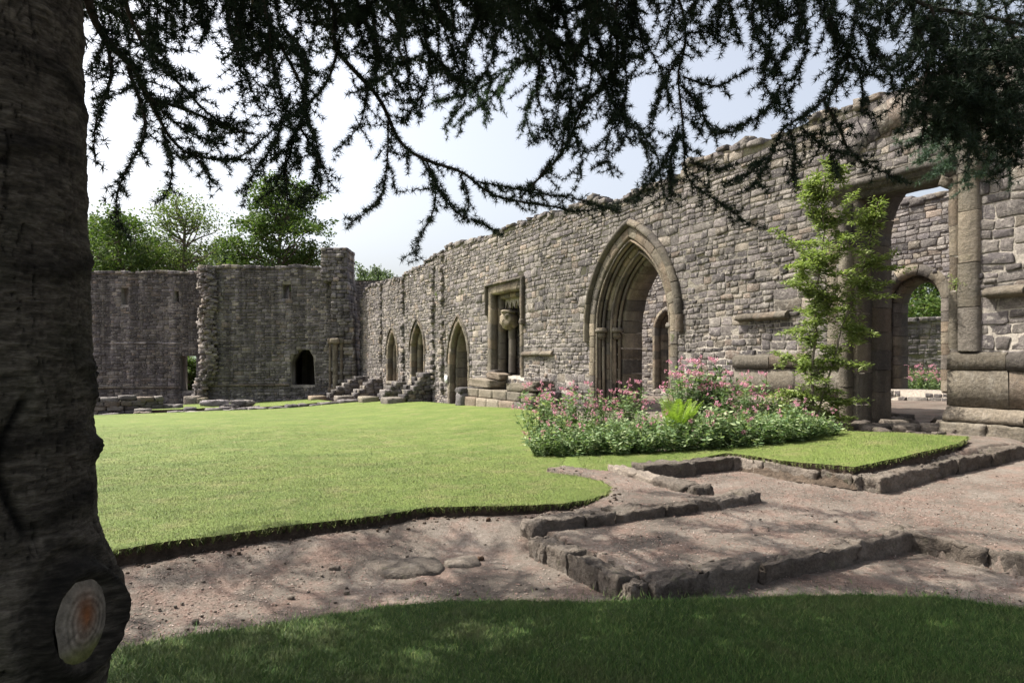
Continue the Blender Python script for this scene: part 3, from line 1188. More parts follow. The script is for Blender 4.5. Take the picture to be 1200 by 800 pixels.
hd.build('carved_corbel', M['ashlar'], no, smooth=True)
cu = Acc()
kx = np.linspace(n_l + .42, n_r - .36, 6)
for i in range(5):
    a, b = kx[i], kx[i + 1]
    m = (a + b) / 2
    pl = [(a, NZ1 - .32), (a, NZ1 - .62), (a + .05, NZ1 - .75), (a + .09, NZ1 - .58), (m, NZ1 - .44), (b - .09, NZ1 - .58), (b - .03, NZ1 - .7), (b - .006, NZ1 - .6), (b - .006, NZ1 - .32)]
    V, F = slab(pl, [], .5, .62)
    cu.add(V, F, (.36, .33, .28))
cu.build('cusped_tracery', M['ashlar'], no)

# ---- stone bench under the niche
be = Acc()
bx0, bx1 = onwall(563, 470)[0] + .5, onwall(648, 470)[0] + .1
gzb = EYE - 1.2 - .0345 * 15
for (z0, z1, dp) in ((gzb - .5, gzb + .28, 1.0), (gzb + .285, gzb + .62, .86)):
    x = bx0
    while x < bx1 - .1:
        w = min(rngW.uniform(.8, 1.3), bx1 - x)
        rocks(be, [(x + w / 2, -dp / 2 + .05, (z0 + z1) / 2, w / 2 - .006, dp / 2 + .05, (z1 - z0) / 2, 0)], rngW, pal=pal_ashlar, rnd=.05, rough=.012, res=6, tone=.95)
        x += w
rocks(be, [(bx0 + .9, -.3, gzb + .85, 1.05, .42, .16, 0, .03), (bx1 - 1.1, -.34, gzb + .8, 1.1, .46, .17, 0, -.06), (bx0 + 1.6, -.12, gzb + 1.15, .5, .3, .12, .1, .1), (bx0 + 1.0, -.05, gzb + 1.2, .3, .24, .16, .4, -.2)], rngW, pal=pal_ashlar, rnd=.07, rough=.06, res=6, tone=.8)
rocks(be, [(bx1 + .2, -.35, gzb + .2, .24, .35, .35, 0), (bx1 + .3, -.3, gzb + .55, .2, .3, .15, .2), (bx0 - .25, -.75, gzb + .1, .3, .42, .33, 0), (bx0 - .25, -.8, gzb + .5, .3, .38, .14, 0), (bx0 - .75, -.35, gzb + .1, .16, .3, .2, .1), (bx0 - .7, -.3, gzb + .45, .14, .25, .12, .2)], rngW, pal=pal_rubble, rnd=.25, rough=.06, res=4, tone=1.0)
bo = be.build('stone_bench', M['plinth'], wall)
bo['label'] = 'broken stone bench below the niche'

# ---- string courses and ledges
st = Acc()
for (pa, pb, yy, pr) in ((866, 926, 371, .17), (613, 649, 413.5, .14), (1158, 1290, 341, .2)):
    xa, z_ = onwall(pa, yy)
    xb = onwall(pb, yy)[0]
    sweep(st, [(xa, z_), (xb, z_)], [(.07, .03), (.05, -pr * .5), (-.02, -pr), (-.09, -pr), (-.13, -.02), (-.13, .03)], .7, rngW, tone=.8, jit=.012)
st.build('string_course', M['plinth'], wall)

# ---- plinth courses either side of the big doorway
plh = Acc()
zt = EYE + .2
for (xa, xb) in ((onwall(863, 414)[0], dl - .3), (dr + .0, 6.3)):
    L = [(xa, zt), (xb, zt)]
    sweep(plh, L, [(-.01, .02), (-.10, -.125), (-.34, -.135), (-.345, .02)], 1.05, rngW, tone=.66, jit=.016, er=.008)
    sweep(plh, L, [(-.35, .02), (-.352, -.105), (-.95, -.105), (-.955, .02)], .8, rngW, tone=.8, jit=.012, er=.007)
    sweep(plh, L, [(-.96, .02), (-.962, -.11), (-1.10, -.235), (-1.20, -.24), (-1.205, .02)], 1.1, rngW, tone=.74, jit=.014, er=.009)
    for (za, zb) in ((zt - 1.45, zt - 1.21), (zt - 1.9, zt - 1.455)):
        x = xa
        while x < xb - .05:
            w = min(rngW.uniform(.3, .8), xb - x)
            rocks(plh, [(x + w / 2, -.12 - (.08 if za < zt - 1.5 else 0) + rngW.uniform(-.02, .02), (za + zb) / 2, w / 2 - .008, .2, (zb - za) / 2 - .006, 0)], rngW, pal=pal_ashlar, rnd=.02, rough=.012, res=6, tone=.95, absr=.022)
            x += w
po = plh.build('plinth', M['plinth'], wall)

# ---- lintelled doorway on the right: jamb shafts, lintel, inner arch, relieving arch, bracket
dw = Acc()
sweep(dw, [(dl - .24, -.4), (dl - .24, DZ1 - .02)], [(-.26, -.014), (.26, -.014), (.26, .5), (-.26, .5)], .6, rngW, tone=.7)
sweep(dw, [(dl - .2, -.4), (dl - .2, DZ1 - .1)], circ(0, -.04, .135, 14), .7, rngW, tone=.95)
sweep(dw, [(dl - .5, .9), (dl - .5, DZ1 - .1)], [(-.16, -.03), (.13, -.03), (.13, .05), (-.16, .05)], .45, rngW, tone=.75)
sweep(dw, [(dr + .30, zt - .02), (dr + .30, DZ1 + .62)], [(-.2, .0), (-.14, -.09), (.12, -.09), (.18, .02), (.18, .35), (-.2, .35)], .7, rngW, tone=.75)
sweep(dw, [(dr + .05, -.4), (dr + .05, DZ1)], [(-.1, -.014), (.06, -.014), (.06, .5), (-.1, .5)], .5, rngW, tone=.85)
do = dw.build('doorway', M['ashlar'], wall)
do['label'] = 'tall doorway under a long moulded lintel'
li = Acc()
la, lb = dl - .55, dr + .1
sweep(li, [(la, DZ1), (lb, DZ1)], [(-.02, .48), (-.02, -.02), (.11, -.025), (.112, -.09), (.2, -.11), (.203, -.15), (.33, -.155), (.36, -.02), (.36, .48)], 1.3, rngW, tone=.74, er=.012)
li.build('lintel', M['plinth'], do)
ia = Acc()
ip = arch_path((dl + dr) / 2, (dr - dl) / 2, -.6, DZ1 - .75, DZ1 + .55, 12)
V, F = slab([(dl - .05, -.7), (dl - .05, DZ1 + .9), (dr + .05, DZ1 + .9), (dr + .05, -.7)], [ip], .5, 1.02)
ia.add(V, F, (.17, .15, .13))
sweep(ia, ip, [(-.05, .46), (.0, .42), (.12, .42), (.12, 1.03), (-.05, 1.03)], .45, rngW, tone=.7)
ia.build('inner_arch', M['ashlar'], do)
br = Acc()
rocks(br, [(dr + .5, -.1, DZ1 + .02, .12, .2, .16, 0), (dr - .07, .12, DZ1 - .1, .1, .2, .09, .1, .5), (dr + .5, -.1, DZ1 + .25, .15, .16, .1, 0)], rngW, pal=pal_ashlar, rnd=.4, rough=.1, res=4, tone=.6)
br.build('bracket', M['plinth'], do)
rv = Acc()
rp = [((dl + dr) / 2 - 1.35 * math.cos(t), DZ1 + .25 + 1.15 * math.sin(t)) for t in np.linspace(R(32), R(140), 14)]
sweep(rv, rp, [(-.28, -.05), (.28, -.05), (.28, .05), (-.28, .05)], .24, rngW, pal=pal_rubble, gap=.02, jit=.02, tone=.8)
rv.build('relieving_arch', M['rubble'], wall)
nt_ = Acc()
xa, za = onwall(524.5, 444)
box(nt_, xa - .16, xa + .16, -.09, -.06, za - .18, za + .18, (.7, .7, .7))
nt_.build('notice_plate', M['notice'], wall)

# ------------------------------------------------------------------ rear wall, beyond the openings
RD = 8.0
rngR = np.random.default_rng(5)
rear = empty('rear_wall', (P0[0] - N[0] * RD, P0[1] - N[1] * RD, 0), WROT, label='pale inner wall seen through the doorway, with a rounded arched opening', cat='ruined wall')
ra, rb = onwall(1038, 400, RD)[0], onwall(1104, 400, RD)[0]
rt = onwall(1075, 321, RD)[1]
rz0 = EYE - .85
sa, sb = onwall(768, 400, RD)[0], onwall(793, 400, RD)[0]
stt, sz0 = onwall(780, 364, RD)[1], EYE - 1.25
rw = (rb - ra) / 2
rpath = arch_path((ra + rb) / 2, rw, rz0, rt - rw * 1.02, rt, 12)
spath = arch_path((sa + sb) / 2, (sb - sa) / 2, sz0, stt - .95, stt, 12)
rtop = np.array([onwall(*p, RD) for p in ((690, 262), (1040, 236), (1052, 231), (1062, 234), (1078, 227), (1090, 229), (1105, 226))])
rx = [-30] + list(np.linspace(-29, 7, 60)) + [8]
rtz = [float(np.interp(x, rtop[:, 0], rtop[:, 1])) - .4 * sstep((-x - 8) / 4) + .1 * math.sin(x * 5) + .07 * math.sin(x * 11) for x in rx]


def rtopf(x):
    return float(np.interp(x, rx, rtz))


V, F = slab([(-30, -2)] + [(x, z - .1) for x, z in zip(rx, rtz)] + [(8, -2)], [rpath, spath], 0, .9)
ra_ = Acc().add(V, F, (.33, .30, .265))
V, F, C = stones(layout(-29, 7.8, -.6, rtopf, [arch_hole((ra + rb) / 2, rw, rz0, rt - rw * 1.02, rt, .3), arch_hole((sa + sb) / 2, (sb - sa) / 2, sz0, stt - .95, stt, .16)], rngR), rngR)
ra_.add(wob(V), F, C * 1.15)
it = [(x, d, rtopf(x) - .08, rngR.uniform(.15, .25), .2, rngR.uniform(.07, .13), rngR.uniform(-.3, .3)) for x in np.arange(-20, 7.6, .33) for d in (.12, .5, .8)]
rocks(ra_, it, rngR, pal=pal_rubble, rnd=.1, rough=.1, res=3, tone=1.3)
ra_.build('masonry', M['rear'], rear)
ar = Acc()
sweep(ar, rpath, [(-.02, -.03), (.3, -.03), (.3, .3), (-.02, .3)], .36, rngR, tone=.95)
sweep(ar, rpath, [(-.18, .35), (-.12, .28), (0, .28), (0, .88), (-.18, .88)], .36, rngR, tone=.85)
ar.build('arched_doorway', M['ashlar'], rear)
ar = Acc()
sweep(ar, spath, [(-.02, -.03), (.17, -.03), (.17, .3), (-.02, .3)], .36, rngR, tone=1.0)
sweep(ar, spath, [(-.14, .3), (0, .26), (0, .88), (-.14, .88)], .36, rngR, tone=1.0)
ar.build('lancet_doorway', M['ashlar'], rear)

# outermost wall with valerian before it, seen through both openings
RD2 = 20.0
ox, oy = P0[0] - N[0] * RD2, P0[1] - N[1] * RD2
outer = empty('boundary_wall', (18.6, 30, 0), R(-25), label='dark shaded boundary wall glimpsed through both doorways on the right', cat='wall')
ob = Acc()
V, F = slab([(-9, -2), (-9, 3.5), (-3, 3.6), (2, 3.45), (7, 3.55), (12, 3.5), (12, -2)], [], 0, .7)
ob.add(V, F, (.2, .18, .16))
V, F, C = stones(layout(-9, 12, -.2, lambda x: 3.62, [], rngR), rngR)
ob.add(wob(V), F, C)
rocks(ob, [(x, .3, 3.55, .2, .38, .12, rngR.uniform(-.2, .2)) for x in np.arange(-8.8, 11.8, .38)], rngR, pal=pal_rubble, rnd=.1, rough=.1, res=3, tone=1.2)
ob.build('masonry', M['far'], outer)

# ------------------------------------------------------------------ ruin across the end of the court
FY = 46.0
FROT = R(-4)


def farx(px, Y):
    return (px - HX) / FPX * Y


def farz(py, Y):
    return EYE + (HY - py) / FPX * Y


rngF = np.random.default_rng(21)
# right block -------------------------------------------------
fx0, fx1 = farx(243, FY), farx(398, FY)
block = empty('gable_block', (fx0, FY, 0), 0, label='dark stained high wall closing the court, with tall broken pier at its corner', cat='ruined wall')
BW = fx1 - fx0
zb_ = -1.8
ttop = [farz(y, FY) for y in (313, 311, 312, 313, 311, 313, 313)]
tx_ = list(np.linspace(0, BW, 7))


def btop(x):
    return float(np.interp(x, tx_, ttop))


dx0, dx1 = farx(341, FY) - fx0, farx(369, FY) - fx0
dz0, dz1 = farz(451, FY), farz(410, FY)
wx0, wx1 = farx(330, FY) - fx0, farx(341, FY) - fx0
wz0, wz1 = farz(350, FY), farz(333, FY)
dpoly = [(dx0, dz0), (dx0 - .05, dz1 - .9), (dx0 + .25, dz1 - .25), (dx0 + .6, dz1 + .05), (dx1 - .4, dz1), (dx1 - .1, dz1 - .5), (dx1 + .02, dz0)]
wpoly = [(wx0, wz0), (wx0, wz1), (wx1, wz1), (wx1, wz0)]
V, F = slab([(0, zb_)] + [(x, z - .1) for x, z in zip(tx_, ttop)] + [(BW, zb_)], [dpoly, wpoly], 0, 1.6)
fa = Acc().add(V, F, (.2, .185, .16))
V, F, C = stones(layout(0, BW, -1.4, btop, [rect_hole(dx0 - .02, dx1 + .02, dz0, dz1 - .3), rect_hole(dx0 + .5, dx1 - .3, dz1 - .31, dz1), rect_hole(wx0, wx1, wz0, wz1)], rngF, band=(.5, .7), course=(.14, .24), wid=(1.2, 2.6)), rngF, prot=(.012, .06))
fa.add(wob(V), F, C * 1.05)
it = [(x, d, btop(x) - .06, rngF.uniform(.2, .34), .26, rngF.uniform(.07, .15), rngF.uniform(-.3, .3)) for x in np.arange(.1, BW, .45) for d in (.15, .7, 1.3)]
rocks(fa, it, rngF, pal=pal_rubble, rnd=.1, rough=.1, res=3, tone=1.3)
# interior darkness is only depth: a room wall behind
fa.build('masonry', M['far'], block)
sc_ = Acc()
sweep(sc_, [(0, farz(451, FY)), (dx0 - .1, farz(451, FY))], [(.1, .02), (.06, -.1), (-.06, -.12), (-.1, .02)], 1.2, rngF, tone=.6, jit=.02)
sc_.build('string_course', M['far'], block)
# broken pier at its right corner
pp = Acc()
pl0, pl1 = farx(380, FY) - fx0, farx(414, FY) - fx0
z = -1.4
ztop = farz(295, FY)
while z < ztop:
    f = sstep((z - 3.0) / 3.0)
    shrink = .35 * float(fbm(np.array(z * .9), np.array(2.0), 3))
    a = pl0 + .55 * (1 - f) + (.0 if z > 7.2 else .75) * f * sstep((z - 3.2) / 1) + .15 * shrink
    if 3 < z < 7.2:
        a = pl0 + .75
    if z <= 3:
        a = pl0 + .75
    b = pl1 + .45 - .75 * sstep((z + 1) / 10) + shrink * .6
    h = rngF.uniform(.18, .32)
    x = a
    while x < b - .05:
        w = min(rngF.uniform(.3, .6), b - x)
        for (yy, hy) in ((-.55 + rngF.uniform(-.1, .1), .34), (.2, .45), (1.0, .4)):
            rocks(pp, [(x + w / 2, yy, z + h / 2, w / 2 + .01, hy, h / 2 + .005, rngF.uniform(-.08, .08))], rngF, pal=pal_rubble, rnd=.2, rough=.07, res=3, tone=1.25)
        x += w
    z += h
po_ = pp.build('corner_pier', M['far'], block)
shf = Acc()
for (px_, r_) in ((397, .2), (404, .12), (391, .1)):
    xx = farx(px_, FY) - fx0
    sweep(shf, [(xx, farz(454, FY)), (xx, farz(402, FY))], circ(0, -.85, r_, 12), 1.2, rngF, tone=.95)
    rocks(shf, [(xx, -.85, farz(400, FY), r_ * 1.7, r_ * 1.7, .2, 0), (xx, -.85, farz(456, FY), r_ * 1.5, r_ * 1.5, .14, 0)], rngF, pal=pal_ashlar, rnd=.4, rough=.05, res=4)
shf.build('wall_shaft', M['ashlar'], po_)
# ragged broken end on the left, catching the sun
rg_ = Acc()
z = -1.5
while z < ttop[0]:
    h = rngF.uniform(.13, .24)
    o = .25 * float(fbm(np.array(z * .7), np.array(5.0), 8)) - .5 * (1 - sstep((z + 1.2) / 2.2))
    for (yy, xx, hw) in ((-.2, -.05, .3), (-.2, .4, .24), (-.45, .3, .2), (.25, -.3, .3), (.8, -.35, .3), (1.3, -.35, .3)):
        rocks(rg_, [(xx + o + rngF.uniform(-.12, .12), yy + rngF.uniform(-.1, .1), z + h / 2, hw * rngF.uniform(.8, 1.2), .4, h / 2 + .01, rngF.uniform(.3, .9))], rngF, pal=pal_rubble, rnd=.1, rough=.09, res=3, tone=1.35)
    z += h
rocks(rg_, [(-.35, -1.2, -1.1, .5, .5, .35, 0), (.3, -1.3, -1.15, .3, .4, .3, .2)], rngF, pal=pal_ashlar, rnd=.15, rough=.04, res=4, tone=1.1)
ro_ = rg_.build('broken_wall_end', M['rubble'], block)
ro_['label'] = 'ragged sunlit broken end of the wall'
# room behind the doorway so that it reads deep and dark
rm = Acc()
V, F = slab([(-.5, zb_), (-.5, 7.5), (BW + 3.2, 6.5), (BW + 3.2, zb_)], [], 5.2, 5.9)
rm.add(V, F, (.16, .14, .12))
V, F = slab([(1.6, zb_), (1.6, 7.0), (BW, 7.0), (BW, zb_)], [], 1.7, 1.71)
box(rm, 1.0, BW - .2, 1.6, 5.2, 3.2, 3.5, (.12, .11, .1))
box(rm, dx0 - 1.3, dx0 - .9, 1.6, 5.2, zb_, 3.2, (.14, .12, .11))
box(rm, dx1 + .9, dx1 + 1.3, 1.6, 5.2, zb_, 3.2, (.14, .12, .11))
rm.build('vaulted_room', M['far'], block)

# left block, set farther back -------------------------------------------
LY = 48.6
lx0, lx1 = farx(20, LY), farx(240, LY)
lw = empty('range_wall', (lx0, LY, 0), 0, label='dark stained lower wall behind the tree trunk, with two small square windows', cat='ruined wall')
LW = lx1 - lx0


def L_(px, py):
    return farx(px, LY) - lx0, farz(py, LY)


ltx = np.linspace(0, LW, 9)
ltz = [farz(y, LY) for y in (321, 319, 321, 319, 318, 319, 317, 319, 318)]


def ltop(x):
    return float(np.interp(x, ltx, ltz))


hp_ = []
hr = []
for (a, b, c, d) in ((142, 151, 337, 357), (204, 210, 341, 354), (211, 230, 417, 458)):
    (xa, zt2), (xb, zb2) = L_(a, c), L_(b, d)
    hp_.append([(xa, zb2), (xa, zt2), (xb, zt2), (xb, zb2)])
    hr.append(rect_hole(xa, xb, zb2, zt2))
V, F = slab([(0, -2)] + [(x, z - .1) for x, z in zip(ltx, ltz)] + [(LW, -2)], hp_, 0, 1.1)
la_ = Acc().add(V, F, (.17, .155, .14))
V, F, C = stones(layout(0, LW, -1.5, ltop, hr, rngF, band=(.5, .7), course=(.14, .24)), rngF, prot=(.012, .05))
la_.add(wob(V), F, C * .85)
it = [(x, d, ltop(x) - .06, rngF.uniform(.2, .34), .26, rngF.uniform(.07, .15), rngF.uniform(-.3, .3)) for x in np.arange(.1, LW, .5) for d in (.15, .8)]
rocks(la_, it, rngF, pal=pal_rubble, rnd=.1, rough=.1, res=3, tone=1.3)
la_.build('masonry', M['far'], lw)
sg = Acc()
zz = L_(150, 454)[1]
sweep(sg, [(0, zz), (L_(209, 454)[0], zz)], [(.1, .02), (.06, -.1), (-.06, -.12), (-.1, .02)], 1.2, rngF, tone=.6, jit=.02)
zz = L_(150, 402)[1]
sweep(sg, [(L_(120, 0)[0], zz), (L_(215, 0)[0], zz)], [(.08, .02), (.05, -.06), (-.05, -.08), (-.08, .02)], .5, rngF, tone=1.5, jit=.03, pal=pal_rubble)
sg.build('string_course', M['far'], lw)

# wall beyond the gap between the pier and the long wall
gp = empty('return_wall', (farx(414, 50), 50, 0), 0, label='narrow shaded wall in the gap between corner pier and long wall', cat='ruined wall')
ga = Acc()
gt = farz(327, 50)
V, F = slab([(-1.2, -2), (-1.2, gt - .1), (3, gt - .1), (3, -2)], [], 0, .8)
ga.add(V, F, (.16, .15, .13))
V, F, C = stones(layout(-1.2, 3, -1.6, lambda x: gt, [], rngF), rngF)
ga.add(wob(V), F, C)
ga.build('masonry', M['far'], gp)

# ------------------------------------------------------------------ low ruins around the far lawn
rngK = np.random.default_rng(31)


def course_run(acc, p, q, zf, h, wdt, rng, ln=(.35, .8), pal=pal_kerb, rnd=.22, rough=.05, res=4, tone=1.0, hj=.02, skip=0.0, absr=0.0):
    p, q = np.array(p), np.array(q)
    L = np.linalg.norm(q - p)
    t = (q - p) / L
    rz = math.atan2(t[1], t[0])
    s = 0
    while s < L - .03:
        w = min(rng.uniform(*ln), L - s)
        c = p + t * (s + w / 2) + np.array([-t[1], t[0]]) * rng.uniform(-.03, .03)
        if rng.random() >= skip:
            zt_ = zf(c) + rng.uniform(-hj, hj)
            rocks(acc, [(c[0], c[1], zt_ - h / 2, w / 2 - .004, wdt / 2 * rng.uniform(.88, 1.1), h / 2, rz + rng.uniform(-.04, .04), rng.uniform(-.03, .03))], rng, pal=pal, rnd=rnd, rough=rough, res=res, tone=tone * rng.uniform(.85, 1.12), absr=absr)
        s += w


gz1 = lambda c: float(ground_z(np.array([c[0]]), np.array([c[1]]))[0])
# foundation line along the far side of the lawn
ka = Acc()
for (v0, v1) in ((.5, 9.5), (9.5, 19)):
    course_run(ka, uv2xy(31.2, v0), uv2xy(31.2, v1), lambda c: gz1(c) + .2, .5, .8, rngK, ln=(.5, 1.1), pal=pal_rubble, rnd=.1, rough=.09, tone=.95, hj=.06, skip=.06)
course_run(ka, uv2xy(32.0, 7.5), uv2xy(32.0, 17), lambda c: gz1(c) + .3, .4, .7, rngK, ln=(.5, 1.2), pal=pal_rubble, rnd=.1, rough=.09, tone=.9, hj=.08, skip=.3)
tag(ka.build('foundation_wall', M['kerb']), 'low line of flat foundation stones along the far side of the lawn', 'low wall')
# stump of wall at left
kb = Acc()
q0, q1 = np.array(uv2xy(34.0, 20)), np.array(uv2xy(34.6, 12.3))
for k in range(4):
    course_run(kb, q0, q1 - np.array([.0, 0]) * k, lambda c: gz1(c) + .25 + .24 * k, .26, 1.0, rngK, ln=(.5, .9), pal=pal_rubble, rnd=.15, rough=.05, tone=.95, hj=.015 if k < 3 else .06, skip=0 if k < 3 else .25)
course_run(kb, q1, q1 + np.array([.9, .2]), lambda c: gz1(c) + .45, .5, .9, rngK, pal=pal_rubble, tone=.8)
tag(kb.build('wall_stump', M['kerb']), 'long low stump of squared masonry beside the trunk, far end of the lawn', 'low wall')
# loose slab stones
for (u_, v_, nn_, lb) in ((32.6, 9.2, 4, 'small heap of flat rubble in the middle of the foundation line'),):
    kc = Acc()
    X, Y = uv2xy(u_, v_)
    z_ = gz1((X, Y))
    rocks(kc, [(X + rngK.uniform(-.9, .9), Y + rngK.uniform(-.3, .3), z_ + .3 + .2 * (i > 1), rngK.uniform(.4, .7), .4, .16, rngK.uniform(-.3, .3)) for i in range(nn_ + 2)], rngK, pal=pal_rubble, rnd=.3, rough=.1, tone=1.4)
    tag(kc.build('rubble_heap', M['kerb']), lb, 'stones')


# stepped buttress stubs along the foot of the long wall
def stub(u_, length, h0, wdt, label):
    ac = Acc()
    k = 0
    z = -.4
    X0, Y0 = uv2xy(u_, 0)
    zg = float(base_z(np.array(uv2xy(u_, 1)[0]), np.array(uv2xy(u_, 1)[1])))
    nlay = int(h0 / .22)
    for k in range(nlay):
        ext = length * (1 - (k / nlay) ** 1.1 * .85)
        for w_ in (-.5, .5):
            p = uv2xy(u_ + w_ * wdt * .5, -.05)
            q = uv2xy(u_ + w_ * wdt * .5, ext + rngK.uniform(-.12, .12))
            course_run(ac, p, q, lambda c: zg + .22 * (k + 1), .24, wdt * .52, rngK, ln=(.3, .6), pal=pal_rubble, rnd=.06, rough=.08, res=3, tone=1.0, hj=.02)
    X, Y = uv2xy(u_ - .2, length + .35)
    rocks(ac, [(X, Y, zg + .1, .55, .5, .2, WROT)], rngK, pal=pal_ashlar, rnd=.2, rough=.05, tone=1.2)
    o = ac.build('buttress_stub', M['kerb'])
    tag(o, label, 'low wall', 'stepped stubs along the foot of the wall')


stub(37.6, 3.0, 1.55, 1.2, 'farthest stepped stone stub, beside the corner pier')
stub(34.4, 2.0, 1.5, 1.1, 'second stepped stone stub, left of the smaller lancet window')
stub(29.8, 1.7, 1.3, 1.2, 'third stepped stone stub, between the two lancet windows')
stub(25.6, 1.6, 1.55, 1.2, 'nearest stepped stone stub, between lancet window and narrow door')

# ------------------------------------------------------------------ kerbs of the vanished cloister walk
KH = .42


def kerb(runs, zt_, label, wdt=.3, ln=(.35, .85), tone=1.0, h=KH, res=12, rough=.012):  # lower tone paints face shade and moss into the whole stone
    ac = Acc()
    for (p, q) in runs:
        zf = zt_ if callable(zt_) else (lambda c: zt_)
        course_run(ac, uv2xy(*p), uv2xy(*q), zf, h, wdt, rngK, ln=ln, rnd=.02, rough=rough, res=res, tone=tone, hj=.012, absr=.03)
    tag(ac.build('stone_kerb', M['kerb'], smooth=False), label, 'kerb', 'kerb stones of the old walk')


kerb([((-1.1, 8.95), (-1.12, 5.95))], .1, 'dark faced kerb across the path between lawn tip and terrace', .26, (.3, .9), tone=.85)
kerb([((-1.3, 8.93), (-2.75, 8.93))], .005, 'short line of pale worn kerb stones beside the bare hollow', .2, (.22, .5))
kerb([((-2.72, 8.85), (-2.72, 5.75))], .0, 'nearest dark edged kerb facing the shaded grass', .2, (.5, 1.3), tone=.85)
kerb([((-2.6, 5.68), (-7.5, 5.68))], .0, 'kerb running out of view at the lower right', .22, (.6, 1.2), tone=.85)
kerb([((.8, 6.5), (-.95, 6.58))], .165, 'pale raised kerb ending in a broken block, middle of the path', .26, (.5, 1.1))
kerb([((.62, 6.3), (.58, 4.4))], .19, 'mossy rear kerb darkened for shade, below the valerian bed', .26, (.5, 1.0), tone=.65)
kerb([((.5, 4.34), (-1.4, 4.34))], .2, 'sunlit left kerb of the raised grass patch', .26, (.4, 1.0))
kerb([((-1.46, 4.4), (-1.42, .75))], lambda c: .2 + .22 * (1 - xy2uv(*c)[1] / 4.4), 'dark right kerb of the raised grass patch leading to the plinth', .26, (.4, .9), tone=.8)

# flat slabs and loose stones in the hollow
for (px_, py_, hx, hz, lb) in ((484, 664, .27, .06, 'flat worn boulder sunk in the bare hollow'), (541, 658, .15, .04, 'smaller flat stone sunk beside the worn boulder'), (392, 668, .05, .02, 'small loose stone nearest the lawn edge')):
    X, Y = px_flat(px_, py_, -.15)
    ac = Acc()
    rocks(ac, [(X, Y, gz1((X, Y)) - hz * .5, hx, hx * .8, hz * 1.5, .2)], rngK, rnd=.5, rough=.07, res=6, tone=.85)
    tag(ac.build('boulder', M['kerb'], smooth=True), lb, 'stone')
peb = Acc()
for i in range(420):
    px_, py_ = rngK.uniform(150, 1200), rngK.uniform(560, 715)
    X, Y = px_flat(px_, py_, -.03)
    if in_poly(np.array([X]), np.array([Y]), lawn_poly)[0] or in_poly(np.array([X]), np.array([Y]), fore_poly)[0] or in_poly(np.array([X]), np.array([Y]), patch_poly)[0]:
        continue
    s_ = rngK.uniform(.004, .014) * (2 if rngK.random() < .04 else 1)
    rocks(peb, [(X, Y, gz1((X, Y)) + s_ * .3, s_, s_ * .8, s_ * .6, rngK.uniform(0, 3))], rngK, rnd=.6, rough=.1, res=3, tone=rngK.choice([.6, .9, 1.2]))
tag(peb.build('gravel', M['kerb'], smooth=True), 'scattered pebbles and crumbs of stone on the bare path', 'gravel', kind='stuff')
for (px_, py_) in ((572, 612), (591, 604), (563, 637), (1006, 574)):
    X, Y = px_flat(px_, py_, -.02)
    ac = Acc()
    rocks(ac, [(X, Y, gz1((X, Y)) + .018, .026, .02, .02, rngK.uniform(0, 3))], rngK, rnd=.8, rough=.15, res=6)
    tag(ac.build('fallen_cone', M['cone'], smooth=True), 'small brown cone lying on the bare earth', 'cone', 'fallen cones')

cl = Acc()
for (ax, ay), (bx, by) in zip(lawn_edge[:-1], lawn_edge[1:]):
    for _ in range(7 if bx - ax > .1 else 1):
        t = rngK.random()
        o_ = abs(rngK.normal(0, .09)) + .03
        L = math.hypot(bx - ax, by - ay)
        X, Y = ax + (bx - ax) * t + (by - ay) / L * o_, ay + (by - ay) * t - (bx - ax) / L * o_
        if in_poly(np.array([X]), np.array([Y]), lawn_poly)[0] or in_poly(np.array([X]), np.array([Y]), patch_poly)[0]:
            continue
        s_ = rngK.uniform(.005, .018)
        rocks(cl, [(X, Y, gz1((X, Y)) + s_ * .3, s_, s_, s_ * .7, rngK.uniform(0, 3))], rngK, rnd=.7, rough=.2, res=3, tone=.5)
tag(cl.build('soil_crumbs', M['soil'], smooth=True), 'dark crumbled soil below the cut lawn edge', 'soil', kind='stuff')

# litter: dry needles and bud scales
n = 70000
lx_, ly_ = RNG.uniform(-4, 6.5, n), RNG.uniform(3.6, 9.5, n)
dens = fbm(lx_ * .9, ly_ * .9, 77) + RNG.uniform(-.5, .5, n)
ok = ~in_poly(lx_, ly_, lawn_poly) & ~in_poly(lx_, ly_, fore_poly) & ~in_poly(lx_, ly_, patch_poly) & (dens > .0)
lx_, ly_ = lx_[ok], ly_[ok]
n = len(lx_)
P = np.stack([lx_, ly_, ground_z(lx_, ly_) + .018 * fbm(lx_ * 2.2, ly_ * 2.2, 21) + .012 * fbm(lx_ * 8, ly_ * 8, 22) + .006], 1)
dd_ = unit(n, RNG); dd_[:, 2] *= .25; dd_ = nrmz(dd_)
nn_ = nrmz(np.column_stack([RNG.normal(0, .3, n), RNG.normal(0, .3, n), np.ones(n)]))
V, F = leaves(P, dd_, nn_, RNG.uniform(.012, .032, n), RNG.uniform(.006, .014, n))
tag(build('needle_litter', V, F, M['litter']), 'pinkish brown fallen bud scales and dry needles on the path', 'litter', kind='stuff')

# rubble on the threshold of the big doorway
ac = Acc()
for i in range(70):
    X, Y = uv2xy(rngK.uniform(-.3, 2.6), rngK.uniform(-2.5, 1.0))
    s_ = rngK.uniform(.07, .24)
    rocks(ac, [(X, Y, gz1((X, Y)) + s_ * .2, s_, s_ * .8, s_ * .45, rngK.uniform(0, 3), rngK.uniform(-.2, .2))], rngK, rnd=.3, rough=.1, res=3, tone=.9)
for (px_, py_) in ((1020, 497), (1035, 490), (1060, 497)):
    pass
tag(ac.build('threshold_rubble', M['kerb']), 'rubble paving in the shadow of the tall lintelled doorway', 'rubble', kind='stuff')

